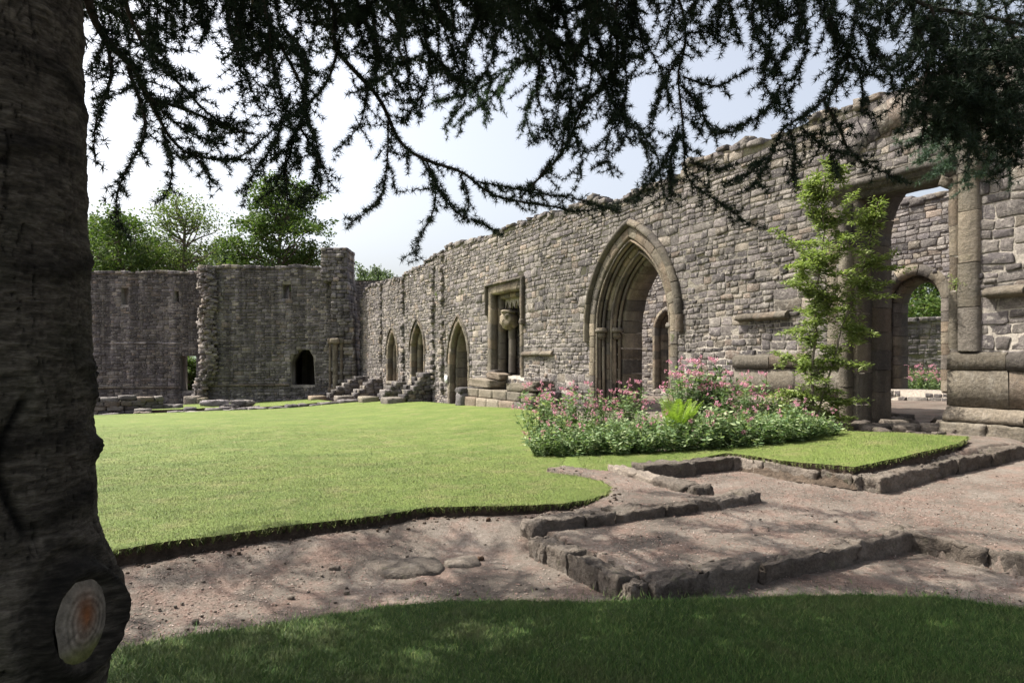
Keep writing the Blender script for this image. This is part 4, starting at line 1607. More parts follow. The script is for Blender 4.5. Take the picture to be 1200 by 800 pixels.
# ------------------------------------------------------------------ grass blades
def blades(name, poly, zf, n, bbox, h, w, mat, label, rng, lean=.5, dens=None, pts=None):
    if pts is None:
        x, y = rng.uniform(bbox[0], bbox[1], n), rng.uniform(bbox[2], bbox[3], n)
        k = in_poly(x, y, poly)
        if dens is not None:
            k &= dens(x, y) > rng.uniform(0, 1, n)
        x, y = x[k], y[k]
    else:
        x, y = pts[:, 0], pts[:, 1]
    n = len(x)
    z = zf(x, y)
    hh = rng.uniform(h[0], h[1], n) * (1 + .35 * fbm(x * 3, y * 3, 55))
    a = rng.uniform(0, 2 * np.pi, n)
    ln = rng.uniform(0, lean, n) * hh
    la = rng.uniform(0, 2 * np.pi, n)
    ww = rng.uniform(w[0], w[1], n)
    dx, dy = np.cos(a) * ww, np.sin(a) * ww
    V = np.stack([np.stack([x - dx, y - dy, z - .005], 1), np.stack([x + dx, y + dy, z - .005], 1), np.stack([x + np.cos(la) * ln, y + np.sin(la) * ln, z + hh], 1)], 1).reshape(-1, 3)
    return tag(build(name, V, np.arange(n * 3).reshape(-1, 3), mat), label, 'grass', kind='stuff')


rngG = np.random.default_rng(41)
M['blade'] = leaf_mat('grass blades', [(0.0, (0.10, 0.145, 0.026)), (.65, (0.16, 0.215, 0.045)), (1.0, (0.32, 0.30, 0.13))], 0, True)
M['blade_near'] = leaf_mat('shaded grass blades', [(0.0, (0.03, 0.085, 0.012)), (.7, (0.075, 0.155, 0.026)), (1.0, (0.21, 0.26, 0.075))], 0, True)  # blades again in darker greens that carry the tree's shade
blades('grass', lawn_poly, lawn_z, 330000, (-7, 1.6, 4.8, 12), (.008, .02), (.0015, .003), M['blade'], 'short mown grass near the cut lawn edge', rngG, 1.3, dens=lambda x, y: 1 - sstep((y - 7) / 5) * .8)
blades('grass', lawn_poly, lawn_z, 330000, (-18, 3.5, 7.5, 26), (.008, .022), (.003, .006), M['blade'], 'short mown grass over the middle of the lawn', rngG, 1.3, dens=lambda x, y: sstep((y - 7.5) / 3) * (1 - sstep((y - 12) / 13)))
blades('grass', patch_poly, lambda x, y: lawn_z(x, y) + .02, 90000, (1, 8.5, 7.5, 12.5), (.008, .024), (.002, .004), M['blade'], 'short mown grass on the raised patch', rngG, .9)
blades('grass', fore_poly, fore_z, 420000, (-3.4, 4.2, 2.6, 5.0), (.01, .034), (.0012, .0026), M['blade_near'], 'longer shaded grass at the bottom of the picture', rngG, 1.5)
# shaggy fringe along the cut edges
for rim, zf, m, hh, lb in ((lawn_rim, lawn_z, M['blade'], (.015, .05), 'shaggy grass fringe along the cut lawn edge'), (fore_rim, fore_z, M['blade_near'], (.015, .045), 'shaggy fringe of the shaded grass'), (patch_rim, lambda x, y: lawn_z(x, y) + .02, M['blade'], (.01, .03), 'grass fringe round the raised patch')):
    k = (np.hypot(rim[:, 0], rim[:, 1]) < 13) & (rim[:, 1] > 2.4)
    q = np.repeat(rim[k], 55, axis=0)
    sp = .16 if rim is fore_rim else .03
    q = q + rngG.normal(0, 1, q.shape) * sp * rngG.random((len(q), 1)) ** 2
    blades('grass', None, lambda x, y, zf=zf: zf(x, y) - .012 - .05 * rngG.random(len(x)) ** 2, 0, None, hh, (.0015, .003), m, lb, rngG, 1.6, pts=q)


# ------------------------------------------------------------------ broadleaf trees behind the ruin
def crown_leaves(ends, rng, per, rad, ln, wd, flat=.7):
    c = np.repeat(ends, per, axis=0)
    off = rng.normal(0, rad, c.shape) * np.array([1, 1, flat])
    P = c + off
    n = len(P)
    d = unit(n, rng)
    nm = nrmz(unit(n, rng) + np.array([0, 0, .9]))
    d = nrmz(d - nm * np.sum(d * nm, 1)[:, None])
    return leaves(P, d, nm, rng.uniform(ln * .7, ln * 1.3, n), rng.uniform(wd * .7, wd * 1.3, n))


def broad_tree(px, Y, ptop, wpx, seed, mat, label, dens=1.0, leaf=.3, clumps=70, depth=.55):
    """trunk, limbs reaching to leaf clumps spread through an uneven crown"""
    rng = np.random.default_rng(seed)
    X = farx(px, Y)
    H = farz(ptop, Y) + 2.5
    rx = wpx / 760 * Y / 2
    rz = H * depth / 2
    cz = H - rz
    d = unit(clumps, rng)
    rad = rng.uniform(.35, 1.0, clumps) ** .6
    lob = 1 + .25 * np.sin(3 * np.arctan2(d[:, 1], d[:, 0]) + seed) * (1 - np.abs(d[:, 2])) + rng.normal(0, .08, clumps)
    C = d * (rad * lob)[:, None] * np.array([rx, rx, rz]) * .9 + np.array([0, 0, cz])
    wood = Acc()
    tr = .22 + H * .012
    hub = [np.array([rng.normal(0, .15), rng.normal(0, .15), z]) for z in np.linspace(0, cz + rz * .3, 7)]
    hub[0] = np.zeros(3)
    tube(wood, hub, np.linspace(tr, tr * .25, 7), 8)
    hub = np.array(hub)
    for c in C:
        zb = max(H * .18, c[2] - np.hypot(c[0], c[1]) * rng.uniform(.5, 1.0))
        zb = min(zb, hub[-1, 2])
        a = np.array([np.interp(zb, hub[:, 2], hub[:, k]) for k in range(3)])
        m = (a + c) / 2 + rng.normal(0, .25, 3) + np.array([0, 0, -.25])
        m2 = (m + c) / 2 + rng.normal(0, .2, 3)
        tube(wood, resample([a, m, m2, c], .5), np.linspace(.1, .025, len(resample([a, m, m2, c], .5))), 5)
    root = empty('broadleaf_tree', (X, Y, -2.5), 0, label=label, cat='tree', group='trees beyond the ruins')
    wood.build('trunk', M['bark_pale'], root, smooth=True)
    cr = rx * 1.9 / math.sqrt(clumps) * 1.25
    sub = np.repeat(C, 7, axis=0) + rng.normal(0, cr * .62, (clumps * 7, 3)) * np.array([1, 1, .55])
    V, F = crown_leaves(sub, rng, int(26 * dens), cr * .3, leaf, leaf * .62)
    build('crown', V, F, mat, root)


def resample(pts, step):
    P = np.array(pts, dtype=float)
    out = []
    n = len(P)
    for i in range(n - 1):
        p0, p1, p2, p3 = P[max(i - 1, 0)], P[i], P[i + 1], P[min(i + 2, n - 1)]
        L = np.linalg.norm(p2 - p1)
        m = max(2, int(L / step))
        for t in np.linspace(0, 1, m, endpoint=False):
            out.append(.5 * ((2 * p1) + (-p0 + p2) * t + (2 * p0 - 5 * p1 + 4 * p2 - p3) * t * t + (-p0 + 3 * p1 - 3 * p2 + p3) * t ** 3))
    out.append(P[-1])
    return np.array(out)


broad_tree(140, 62, 232, 110, 1, M['leaf_tree'], 'bushy green tree rising above the dark wall beside the trunk', 1.0)
broad_tree(216, 66, 212, 92, 2, M['leaf_tree_pale'], 'airy yellowish tree showing its branches, second above the dark wall', .75, clumps=60, leaf=.26)
broad_tree(326, 60, 188, 108, 3, M['leaf_tree'], 'dense dark green rounded tree above the high stained wall', 1.5, clumps=90, depth=.75)
broad_tree(434, 95, 308, 62, 4, M['leaf_far'], 'small pale tree in the gap above the return wall', 1.2, leaf=.36)
broad_tree(182, 78, 268, 120, 5, M['leaf_tree'], 'low dark green tree filling the space below the airy yellowish tree', 1.2, leaf=.36)
broad_tree(262, 85, 284, 80, 6, M['leaf_far'], 'low haze tinted tree between the airy tree and the rounded tree', 1.2, leaf=.36)
broad_tree(112, 75, 250, 70, 16, M['leaf_tree'], 'dark tree half hidden by the trunk at left', 1.0, leaf=.36)
broad_tree(221, 56, 415, 46, 9, M['leaf_tree'], 'low leafy growth seen through the narrow doorway of the dark lower wall', 2.0, leaf=.2, clumps=40, depth=.95)
broad_tree(1086, 44, 300, 170, 8, M['leaf_tree'], 'leafy tree glimpsed through the arched opening behind the doorway', 2.0, leaf=.25, depth=.9)

# ------------------------------------------------------------------ flower bed
rngP = np.random.default_rng(51)


def valerian(seed, h, w, nst, flow, mats, nl=14):
    rng = np.random.default_rng(seed)
    stems, PL, DL, NL, PF = Acc(), [], [], [], []
    for i in range(nst):
        a = rng.uniform(0, 2 * np.pi)
        rr = w / 2 * math.sqrt(rng.random())
        foot = np.array([math.cos(a), math.sin(a), 0]) * rr * .45
        hh = h * rng.uniform(.65, 1.1) * (1 - .35 * (rr / (w / 2)) ** 2)
        tip = np.array([math.cos(a) * rr * 1.05, math.sin(a) * rr * 1.05, hh]) + rng.normal(0, .03, 3)
        mid = (foot + tip) / 2 + np.array([0, 0, hh * .08])
        ts = np.linspace(0, 1, 5)[:, None]
        pts = foot * (1 - ts) ** 2 + 2 * mid * ts * (1 - ts) + tip * ts ** 2
        tube(stems, pts, np.linspace(.005, .0025, 5), 3)
        for k in range(nl):
            t = rng.uniform(.12, .97)
            p = foot * (1 - t) ** 2 + 2 * mid * t * (1 - t) + tip * t ** 2
            d = np.array([rng.normal(), rng.normal(), rng.uniform(-.2, .7)])
            d /= np.linalg.norm(d)
            PL.append(p)
            DL.append(d)
            nrm = np.array([rng.normal(0, .45), rng.normal(0, .45), 1.0])
            NL.append(nrm / np.linalg.norm(nrm))
        if rng.random() < flow:
            ft = tip + np.array([rng.normal(0, .03), rng.normal(0, .03), rng.uniform(.04, .16)])
            tube(stems, [tip, ft], [.003, .002], 3)
            for q in range(rng.integers(2, 5)):
                c = ft + rng.normal(0, .028, 3) * np.array([1, 1, 1.1])
                PF.append(c + rng.normal(0, .013, (16, 3)))
    PL, DL, NL = np.array(PL), np.array(DL), np.array(NL)
    n = len(PL)
    root = empty('valerian_plant')
    stems.build('stems', mats[2], root)
    V, F = leaves(PL, DL, NL, rng.uniform(.06, .13, n), rng.uniform(.028, .055, n))
    build('leaves', V, F, mats[0], root)
    if PF:
        P = np.concatenate(PF)
        V, F = leaves(P, unit(len(P), rng), unit(len(P), rng), .02, .016)
        build('blossom', V, F, mats[1], root)
    return root


M['stem'] = simple_noise_mat('green stems', [(0.3, (0.09, 0.13, 0.05)), (0.7, (0.16, 0.2, 0.08))], 10, bmp=None)
VM = (M['leaf_val'], M['pink'], M['stem'])
protos = [valerian(100, .66, .9, 66, .03, VM, 20), valerian(101, .72, .9, 66, .09, VM, 20), valerian(102, .6, .85, 66, .02, VM, 20), valerian(103, 1.0, .8, 46, .42, VM, 16)]
used = [False] * 4
spots = []
for (px_, py_, Y, k) in (
        # front row, left to right
        (640, 536, 0, 1), (668, 537, 0, 0), (697, 536, 0, 2), (727, 535, 0, 0), (756, 534, 0, 2), (786, 532, 0, 0), (815, 530, 0, 2), (845, 528, 0, 1), (875, 526, 0, 0), (905, 523, 0, 2), (934, 520, 0, 0), (962, 515, 0, 2),
        # middle
        (655, 522, 0, 1), (690, 520, 0, 1), (724, 519, 0, 0), (760, 517, 0, 1), (835, 514, 0, 0), (868, 513, 0, 1), (900, 512, 0, 2), (930, 509, 0, 1),
        # back, taller and pinker
        (632, 520, 0, 3), (648, 508, 0, 3), (676, 509, 0, 3), (706, 507, 0, 3), (738, 505, 0, 3), (800, 500, 0, 3), (822, 498, 0, 3), (848, 499, 0, 3), (880, 500, 0, 3), (912, 500, 0, 1)):
    X, Y = px_ground(px_, py_, .0)
    spots.append((X, Y, k, px_, py_))
vlabels = {0: 'leafy valerian with few blooms', 1: 'valerian with scattered pink heads', 2: 'green valerian mostly without blooms', 3: 'tall valerian topped with pink heads'}
where = ['left tip of the flower bed', 'bed edge beside the lawn', 'bed front below the pointed archway', 'bed front below the archway middle', 'bed front under the archway right jamb', 'bed front before the bright fern', 'bed front just right of the fern', 'bed front below the dark bush', 'bed front below the left plinth', 'bed front above the kerb corner', 'bed front left of the sapling', 'foot of the sapling',
         'second row near the left tip', 'second row below the arch left jamb', 'second row below the archway', 'second row left of the fern', 'second row right of the fern', 'second row below the dark bush', 'second row before the plinth', 'second row left of the sapling',
         'back of the bed at its left tip', 'back row before the bare wall foot', 'back row left of the archway', 'back row at the arch left jamb', 'back row inside the archway opening', 'back row beside the dark bush, tallest blooms', 'back row before the dark bush', 'back row right of the dark bush', 'back row under the string course', 'back row beside the sapling']
for (X, Y, k, px_, py_), wh in zip(spots, where):
    o = protos[k] if not used[k] else copy_thing(protos[k])
    used[k] = True
    o.location = (X, Y, float(base_z(np.array(X), np.array(Y))) - .02)
    o.rotation_euler = (0, 0, rngP.uniform(0, 6.28))
    s_ = rngP.uniform(.75, 1.0) if k != 3 else rngP.uniform(.85, 1.3)
    if px_ in (800, 822):
        s_ = 1.4
    o.scale = (s_, s_, s_)
    tag(o, vlabels[k] + ', ' + wh, 'flowering plant', 'valerian in the flower bed')

# dark rounded bush
root = empty('leafy_bush', label='dark rounded leafy bush behind the valerian, near the archway right jamb', cat='bush')
X, Y = px_ground(846, 497)
root.location = (X, Y, float(base_z(np.array(X), np.array(Y))))
c = rngP.normal(0, .26, (50, 3)) * np.array([1, 1, .8]) + np.array([0, 0, .62])
c = c[c[:, 2] > .1]
V, F = crown_leaves(c, rngP, 22, .09, .09, .045)
build('foliage', V, F, M['leaf_bush'], root)
ac = Acc()
for q in c[:24]:
    tube(ac, [np.array([0, 0, 0]), q * .55, q], [.012, .008, .004], 4)
ac.build('stems', M['twig'], root)

# bright fern
root = empty('fern', label='bright yellow green fern with feathery fronds among the valerian', cat='fern')
X, Y = px_ground(793, 527)
root.location = (X, Y, float(base_z(np.array(X), np.array(Y))))
PL, DL, NL, LN = [], [], [], []
ac = Acc()
for i in range(30):
    a = rngP.uniform(0, 6.28)
    L = rngP.uniform(.75, 1.15)
    rc_ = rngP.uniform(.2, .55)
    dr_ = np.array([math.cos(a), math.sin(a), 0])
    pts = [dr_ * (rc_ * t ** 1.5) + np.array([0, 0, L * (t - .22 * t * t)]) for t in np.linspace(0, 1, 16)]
    tube(ac, pts, np.linspace(.005, .001, 16), 3)
    pts = np.array(pts)
    for j in range(3, 16):
        for m_ in (0, .5):
            if j + m_ > 15:
                continue
            p = pts[j] * (1 - m_) + pts[min(j + 1, 15)] * m_
            tng = pts[j] - pts[j - 1]
            tng /= np.linalg.norm(tng)
            side = np.cross(tng, [0, 0, 1.0])
            side /= max(np.linalg.norm(side), 1e-3)
            for sgn in (-1, 1):
                PL.append(p)
                DL.append(side * sgn + tng * .4)
                NL.append(np.cross(side, tng))
                LN.append(.13 * math.sin(math.pi * (j / 16) ** .8) + .015)
V, F = leaves(np.array(PL), nrmz(np.array(DL)), nrmz(np.array(NL)), np.array(LN), .02)
build('fronds', V, F, M['fern'], root)
ac.build('stems', M['stem'], root)

# sapling climbing in front of the doorway jamb
rngS = np.random.default_rng(63)
X, Y = px_ground(950, 505)
sz = float(base_z(np.array(X), np.array(Y)))
root = empty('sapling', (X, Y, sz), label='slender young tree with fresh light green leaves left of the tall doorway', cat='tree')
wd_ = Acc()
PL, DL, NL = [], [], []


def spt(px, py, dy=0.0):
    q = at(px, py, Y + dy)
    return np.array([q.x - X, q.y - Y, q.z - sz])


def twig(pts, r0, leafs=26, spread=.09):
    pts = np.array(pts)
    tube(wd_, pts, np.linspace(r0, .002, len(pts)), 5)
    S = np.concatenate([[0], np.cumsum(np.linalg.norm(np.diff(pts, axis=0), axis=1))])
    m = int(leafs * 3.7 * S[-1] / .3)
    for i in range(m):
        s_ = S[-1] * rngS.uniform(.12, 1.03)
        p = np.array([np.interp(s_, S, pts[:, k]) for k in range(3)])
        d = np.array([rngS.normal(), rngS.normal(), rngS.uniform(-.6, .5)])
        d /= np.linalg.norm(d)
        p = p + d * rngS.uniform(0, spread)
        PL.append(p); DL.append(d)
        nrm = np.array([rngS.normal(0, .5), rngS.normal(0, .5), 1.0])
        NL.append(nrm / np.linalg.norm(nrm))


main = [spt(*p) for p in ((950, 508), (953, 470), (951, 430), (957, 390), (955, 350), (962, 310), (966, 270), (962, 235), (968, 205))]
tube(wd_, main, np.linspace(.03, .006, len(main)), 7)
main2 = [spt(*p) for p in ((955, 500), (965, 460), (978, 420), (986, 385), (1000, 350), (1012, 312), (1022, 270), (1030, 235))]
tube(wd_, main2, np.linspace(.02, .004, len(main2)), 6)
tw = [((962, 310), (935, 290), (905, 268), .3), ((957, 390), (930, 385), (915, 392), .2), ((955, 350), (935, 335), (920, 330), .2), ((955, 360), (985, 335), (1010, 325), -.2), ((962, 310), (990, 290), (1015, 297), -.2), ((966, 270), (985, 252), (1000, 225), .1), ((966, 265), (945, 240), (938, 212), .2), ((968, 215), (978, 205), (985, 215), 0), ((951, 430), (925, 420), (908, 412), .3), ((953, 440), (985, 425), (1010, 430), -.2), ((957, 470), (925, 460), (905, 465), .2), ((957, 470), (990, 468), (1015, 470), -.2), ((1000, 350), (1022, 335), (1042, 330), -.1), ((1012, 312), (1030, 305), (1050, 294), 0), ((986, 385), (1005, 385), (1022, 392), .2), ((962, 235), (950, 222), (958, 203), .1), ((1022, 270), (1010, 258), (998, 262), .2), ((978, 420), (960, 405), (945, 403), .3), ((953, 480), (935, 490), (918, 497), .1), ((960, 480), (985, 492), (1000, 488), .1), ((955, 350), (975, 365), (990, 360), .3), ((962, 300), (945, 310), (925, 312), -.3)]
for a, b, c_, dy in tw:
    twig([spt(*a), spt(*b, dy), spt(*c_, dy * 1.8)], .008)
    for _ in range(4):
        t = rngS.uniform(.3, .9)
        p0 = spt(a[0] + (b[0] - a[0]) * t, a[1] + (b[1] - a[1]) * t, dy * t)
        twig([p0, p0 + rngS.normal(0, .14, 3), p0 + rngS.normal(0, .22, 3)], .004, 26)
for mm, dens_ in ((main, 30), (main2, 30)):
    twig(mm[2:], .004, dens_, .16)
PL, DL, NL = np.array(PL), np.array(DL), np.array(NL)
V, F = leaves(PL, nrmz(DL - NL * np.sum(DL * NL, 1)[:, None]), NL, rngS.uniform(.05, .11, len(PL)), rngS.uniform(.022, .045, len(PL)))
build('crown', V, F, M['leaf_sapling'], root)
wd_.build('trunk', M['bark_pale'], root, smooth=True)

# flowers before the boundary wall behind the openings
for i, (px_, Y, lb) in enumerate(((1050, 26, 'distant valerian left of centre in the arched opening behind the doorway'), (1064, 27, 'distant valerian in the middle of the arched opening behind the doorway'), (1080, 26, 'distant valerian right of centre in the arched opening behind the doorway'), (1096, 26.5, 'distant valerian against the right jamb of the arched opening'))):
    o = copy_thing(protos[3])
    o.location = (farx(px_, Y), Y, float(ground_z(np.array([farx(px_, Y)]), np.array([Y]))[0]) - .1)
    o.scale = (1.3, 1.3, 1.2)
    tag(o, lb, 'flowering plant', 'valerian beyond the doorway')

# little ferns and tufts rooted in the masonry
for (px_, py_, sc, lb) in ((512, 345, .35, 'small plant rooted in the long wall above the narrow door'), (1123, 332, .3, 'yellowish tuft rooted in the masonry beside the tall doorway'), (790, 395, .22, 'small tuft rooted inside the small rear opening')):
    lx, lz = onwall(px_, py_)
    w_ = Matrix.Rotation(WROT, 3, 'Z') @ Vector((lx, -.05, 0))
    root = empty('wall_plant', (P0[0] + w_.x, P0[1] + w_.y, lz), label=lb, cat='plant', group='plants in the masonry')
    V, F = crown_leaves(rngP.normal(0, .12, (14, 3)), rngP, 12, .05, .09, .03)
    build('foliage', V * sc * 1.6, F, M['leaf_sapling'], root)

# ------------------------------------------------------------------ the cedar over our heads
TX, TY = -2.22, 2.69
cedar = empty('cedar_tree', (TX, TY, 0), 0, label='big dark cedar with a banded trunk at left and drooping needled boughs overhead', cat='tree')
rngC = np.random.default_rng(77)
to_cam = math.atan2(-TY, -TX)


def trunk():
    na = 440
    zs = np.concatenate([np.arange(-.3, 3.4, .0085), np.arange(3.45, 9.5, .25)])
    an = np.arange(na) * 2 * np.pi / na
    A, Z = np.meshgrid(an, zs)
    r = .42 - .022 * np.clip(Z - .5, 0, 9) + .05 * np.exp(-np.clip(Z, -.3, 9) / .25)
    col = np.ones(A.shape)
    w = np.stack([np.cos(A), np.sin(A)], 0)
    # burl with the sawn branch
    tb = to_cam + R(58)
    da = np.angle(np.exp(1j * (A - tb)))
    bz = .555
    r += .115 * np.exp(-(da / .8) ** 2 - ((Z - bz) / .26) ** 2)
    # collar rings round the scar
    d_ = np.hypot((np.angle(np.exp(1j * (A - to_cam - R(42)))) * .5) / .132, (Z - bz) / .165)
    r += np.where(d_ < 3.4, .014 * np.cos((d_ - 1.25) * 7.5) * np.exp(-((d_ - 1.2) / 1.2) ** 2), 0) + .03 * np.exp(-((d_ - 1.2) / .24) ** 2)
    r -= .045 * np.exp(-(d_ / .92) ** 6)
    col *= 1 - .75 * np.exp(-((d_ - 1.35) / .42) ** 2)
    # branch collars, ridges around the trunk
    for (z0, a0, s, amp) in ((2.42, 20, 40, .03), (2.02, 60, 60, .035), (1.62, 80, 26, .05), (1.5, 75, 12, .06), (1.2, 83, 10, .05), (1.16, 70, 14, .05), (.98, 62, 8, .02), (1.25, 10, 60, .015), (2.75, 50, 50, .02), (1.0, 50, 40, .012)):
        dz = (Z - z0 - .06 * np.sin((A - to_cam) * 2 + z0 * 5)) / .045
        dq = np.angle(np.exp(1j * (A - to_cam - R(a0)))) / R(s)
        e = np.exp(-dz ** 2 - dq ** 2)
        r += amp * .45 * e * (1 + .5 * vnoise(A * 14, Z * 40, 3))
        col *= 1 - .72 * np.exp(-(dz * .8) ** 2 - dq ** 2)
    # long weeping crack
    cr = R(14) + .12 * np.sin(Z * 9) + .1 * (Z - 1)
    dq = np.angle(np.exp(1j * (A - to_cam - cr))) / .045
    e = np.exp(-dq ** 2) * sstep((Z - .88) / .1) * sstep((1.52 - Z) / .1)
    r -= .03 * e
    col *= 1 - .85 * e
    lent = fbm(A * 13 + .5 * vnoise(A * 5, Z * 9, 7), Z * 48, 61, 4)            # fine horizontal plates
    ridge = 1 - np.abs(lent) * 2.2
    r += .012 * fbm(A * 6, Z * 12, 60) + .006 * ridge
    crk = np.abs(fbm(A * 11 + .4 * vnoise(A * 20, Z * 20, 5), Z * 2.6, 66, 3))     # upright checks
    crk = np.exp(-(crk / .03) ** 2) * (fbm(A * 4, Z * 2.2, 67) > 0)
    r -= .012 * crk
    col *= (.62 + .5 * np.clip(ridge, 0, 1)) * (1 - .6 * crk) * (1 + .3 * fbm(A * 3, Z * 3, 68)) + .02 * vnoise(A * 1.5, Z * .8, 62)
    V = np.stack([r * np.cos(A), r * np.sin(A), Z], 2).reshape(-1, 3)
    n, m = len(zs), na
    i, j = np.meshgrid(np.arange(n - 1), np.arange(m), indexing='ij')
    a = (i * m + j).ravel(); b = (i * m + (j + 1) % m).ravel()
    o = build('trunk', V, np.stack([a, b, b + m, a + m], 1), M['bark'], cedar, smooth=True, col=np.repeat(col.reshape(-1, 1), 3, 1))
    # the sawn face: rings of pale callus around a rusty heart
    ang = to_cam + R(42)
    cc = np.array([math.cos(ang), math.sin(ang)])
    tng = np.array([-math.sin(ang), math.cos(ang)])
    rr0 = .42 + .115 * math.exp(-(R(12) / .8) ** 2) - .034
    m_, nt, b_ = mat_base('sawn callus wood')
    at_ = nd(nt, 'ShaderNodeAttribute', attribute_name='col')
    oo = mapping(nt, (1, 1, 1))
    c_ = mix(nt, 1.0, at_.outputs['Color'], ramp(nt, noise(nt, oo, 30, 5, .7), [(.3, (.55, .55, .55)), (.7, (1.3, 1.3, 1.3))]), 'MULTIPLY')
    nt.links.new(c_, b_.inputs['Base Color'])
    bump(nt, b_, noise(nt, oo, 40, 5, .7), .7, .015)
    VV, CC = [(0, 0, 0)], [(.3, .13, .06)]
    rings = np.linspace(.1, 1, 12)
    K = 48
    for q in rings:
        for k in range(K):
            t = 2 * math.pi * k / K
            wob_ = 1 + .04 * math.sin(3 * t + 1) + .02 * math.sin(7 * t)
            VV.append((.135 * q * math.cos(t) * wob_, 0, .17 * q * math.sin(t) * wob_))
            hy = q * math.sin(t)
            heart = np.exp(-((q * math.cos(t)) / .33) ** 2 - ((hy - .2) / .42) ** 2)
            pale = np.array([.30, .26, .215]) * (.85 + .3 * math.sin(q * 34)) * (.8 + .25 * float(vnoise(np.array(t * 6), np.array(q * 2.), 4)))
            green = np.array([.16, .16, .06])
            g_ = sstep((-hy - .35) / .45)
            CC.append(tuple(((pale * (1 - g_) + green * g_) * (1 - heart) + np.array([.2, .075, .03]) * heart)))
    VV = np.array(VV); CC = np.array(CC)
    W = np.zeros_like(VV)
    bul = .02 * (1 - (VV[:, 0] / .135) ** 2 - (VV[:, 2] / .17) ** 2)
    W[:, 0] = cc[0] * (rr0 + bul) + tng[0] * VV[:, 0]
    W[:, 1] = cc[1] * (rr0 + bul) + tng[1] * VV[:, 0]
    W[:, 2] = .555 + VV[:, 2]
    T = [(0, 1 + (k + 1) % K, 1 + k) for k in range(K)]
    Q = []
    for i in range(11):
        for k in range(K):
            a, b = 1 + i * K + k, 1 + i * K + (k + 1) % K
            Q.append((a, b, b + K, a + K))
    build('branch_scar', W, [np.array(T), np.array(Q)], m_, o, smooth=True, col=CC)
    return o


tk = trunk()


class Bough:
    def __init__(s):
        s.w, s.RP, s.RD = Acc(), [], []

    def strand(s, pts, r0, r1, tw=.10, tl=(.12, .38), side=1.9, ros=.024, droop=.25, bare=0.0, sub=True):
        p = resample(pts, .05)
        tw = tw * .85
        tl = (tl[0] * 1.15, tl[1] * 1.35) if ros < .028 else tl
        ph = rngC.uniform(0, 6, 3)
        wv = np.linspace(0, 1, len(p))[:, None] * min(.05, .02 * len(p) / 6)
        p = p + wv * np.sin(np.arange(len(p))[:, None] * .42 + ph) * np.array([1, 1, .5])
        n = len(p)
        s.w and tube(s.w, p - np.array([TX, TY, 0]), np.linspace(r0, r1, n), 6)
        S = np.concatenate([[0], np.cumsum(np.linalg.norm(np.diff(p, axis=0), axis=1))])
        L = S[-1]
        t = np.gradient(p, axis=0)
        t = nrmz(t)
        # rosettes on the strand itself
        q = np.arange(L * bare, L, ros)
        for k in range(3):
            pass
        s.RP.append(np.stack([np.interp(q, S, p[:, k]) for k in range(3)], 1) + rngC.normal(0, .006, (len(q), 3)))
        s.RD.append(np.stack([np.interp(q, S, t[:, k]) for k in range(3)], 1))
        x = L * max(bare, .02) + rngC.uniform(0, tw)
        sgn = 1
        while x < L:
            f = x / L
            b = np.array([np.interp(x, S, p[:, k]) for k in range(3)])
            d = np.array([np.interp(x, S, t[:, k]) for k in range(3)])
            sd = np.cross(d, [0, 0, 1.0])
            nn = np.linalg.norm(sd)
            sd = sd / nn if nn > .2 else unit(1, rngC)[0]
            sgn = -sgn
            ln = rngC.uniform(*tl) * (1 - .55 * f)
            dd = d * rngC.uniform(.4, .9) + sd * sgn * side * rngC.uniform(.4, 1.0) + np.array([0, 0, -droop * rngC.uniform(.2, 1.3)]) + rngC.normal(0, .2, 3)
            dd /= np.linalg.norm(dd)
            m = max(3, int(ln / .04))
            pts2 = [b]
            cur = dd.copy()
            for i in range(m):
                cur = cur + np.array([0, 0, -.05 * droop]) + rngC.normal(0, .07, 3)
                cur /= np.linalg.norm(cur)
                pts2.append(pts2[-1] + cur * ln / m)
            pts2 = np.array(pts2)
            tube(s.w, pts2 - np.array([TX, TY, 0]), np.linspace(max(r1 * .8, .0022), .0012, m + 1), 3)
            q2 = np.linspace(.03, 1, max(2, int(ln / ros)))
            ix = q2 * m
            s.RP.append(np.stack([np.interp(ix, np.arange(m + 1), pts2[:, k]) for k in range(3)], 1) + rngC.normal(0, .005, (len(q2), 3)))
            s.RD.append(np.tile(cur, (len(q2), 1)))
            if sub and ln > .2 and rngC.random() < .7:
                for _ in range(2):
                    i0 = rngC.integers(1, m)
                    d3 = cur + unit(1, rngC)[0] * .9 + np.array([0, 0, -.3])
                    d3 /= np.linalg.norm(d3)
                    l3 = ln * rngC.uniform(.25, .5)
                    e3 = pts2[i0] + d3 * l3
                    tube(s.w, np.array([pts2[i0], (pts2[i0] + e3) / 2, e3]) - np.array([TX, TY, 0]), [.0016, .0014, .001], 3)
                    k3 = max(2, int(l3 / ros))
                    s.RP.append(pts2[i0] + (e3 - pts2[i0]) * np.linspace(.15, 1, k3)[:, None])
                    s.RD.append(np.tile(d3, (k3, 1)))
            x += tw * rngC.uniform(.6, 1.4)

    def finish(s, mat, label=None, k=20, nl=(.03, .056), nw=.0055):
        P, Dv = np.concatenate(s.RP), np.concatenate(s.RD)
        n = len(P)
        P = np.repeat(P, k, axis=0)
        Dv = np.repeat(Dv, k, axis=0)
        d = nrmz(unit(n * k, rngC) + Dv * .35 + np.array([0, 0, .15]))
        ln = rngC.uniform(nl[0], nl[1], n * k)[:, None]
        sd = nrmz(np.cross(d, unit(n * k, rngC))) * nw / 2
        V = np.stack([P - sd, P + sd, P + d * ln], 1).reshape(-1, 3) - np.array([TX, TY, 0])
        b = s.w.build('branch', M['twig'], cedar, smooth=True)
        if label:
            b['label'] = label
        build('needles', V, np.arange(n * k * 3).reshape(-1, 3), mat, b)
        return n


def A3(*p):
    return [np.array(at(*q)) for q in p]


TRK = lambda z: np.array([TX, TY, z])
NR = 0
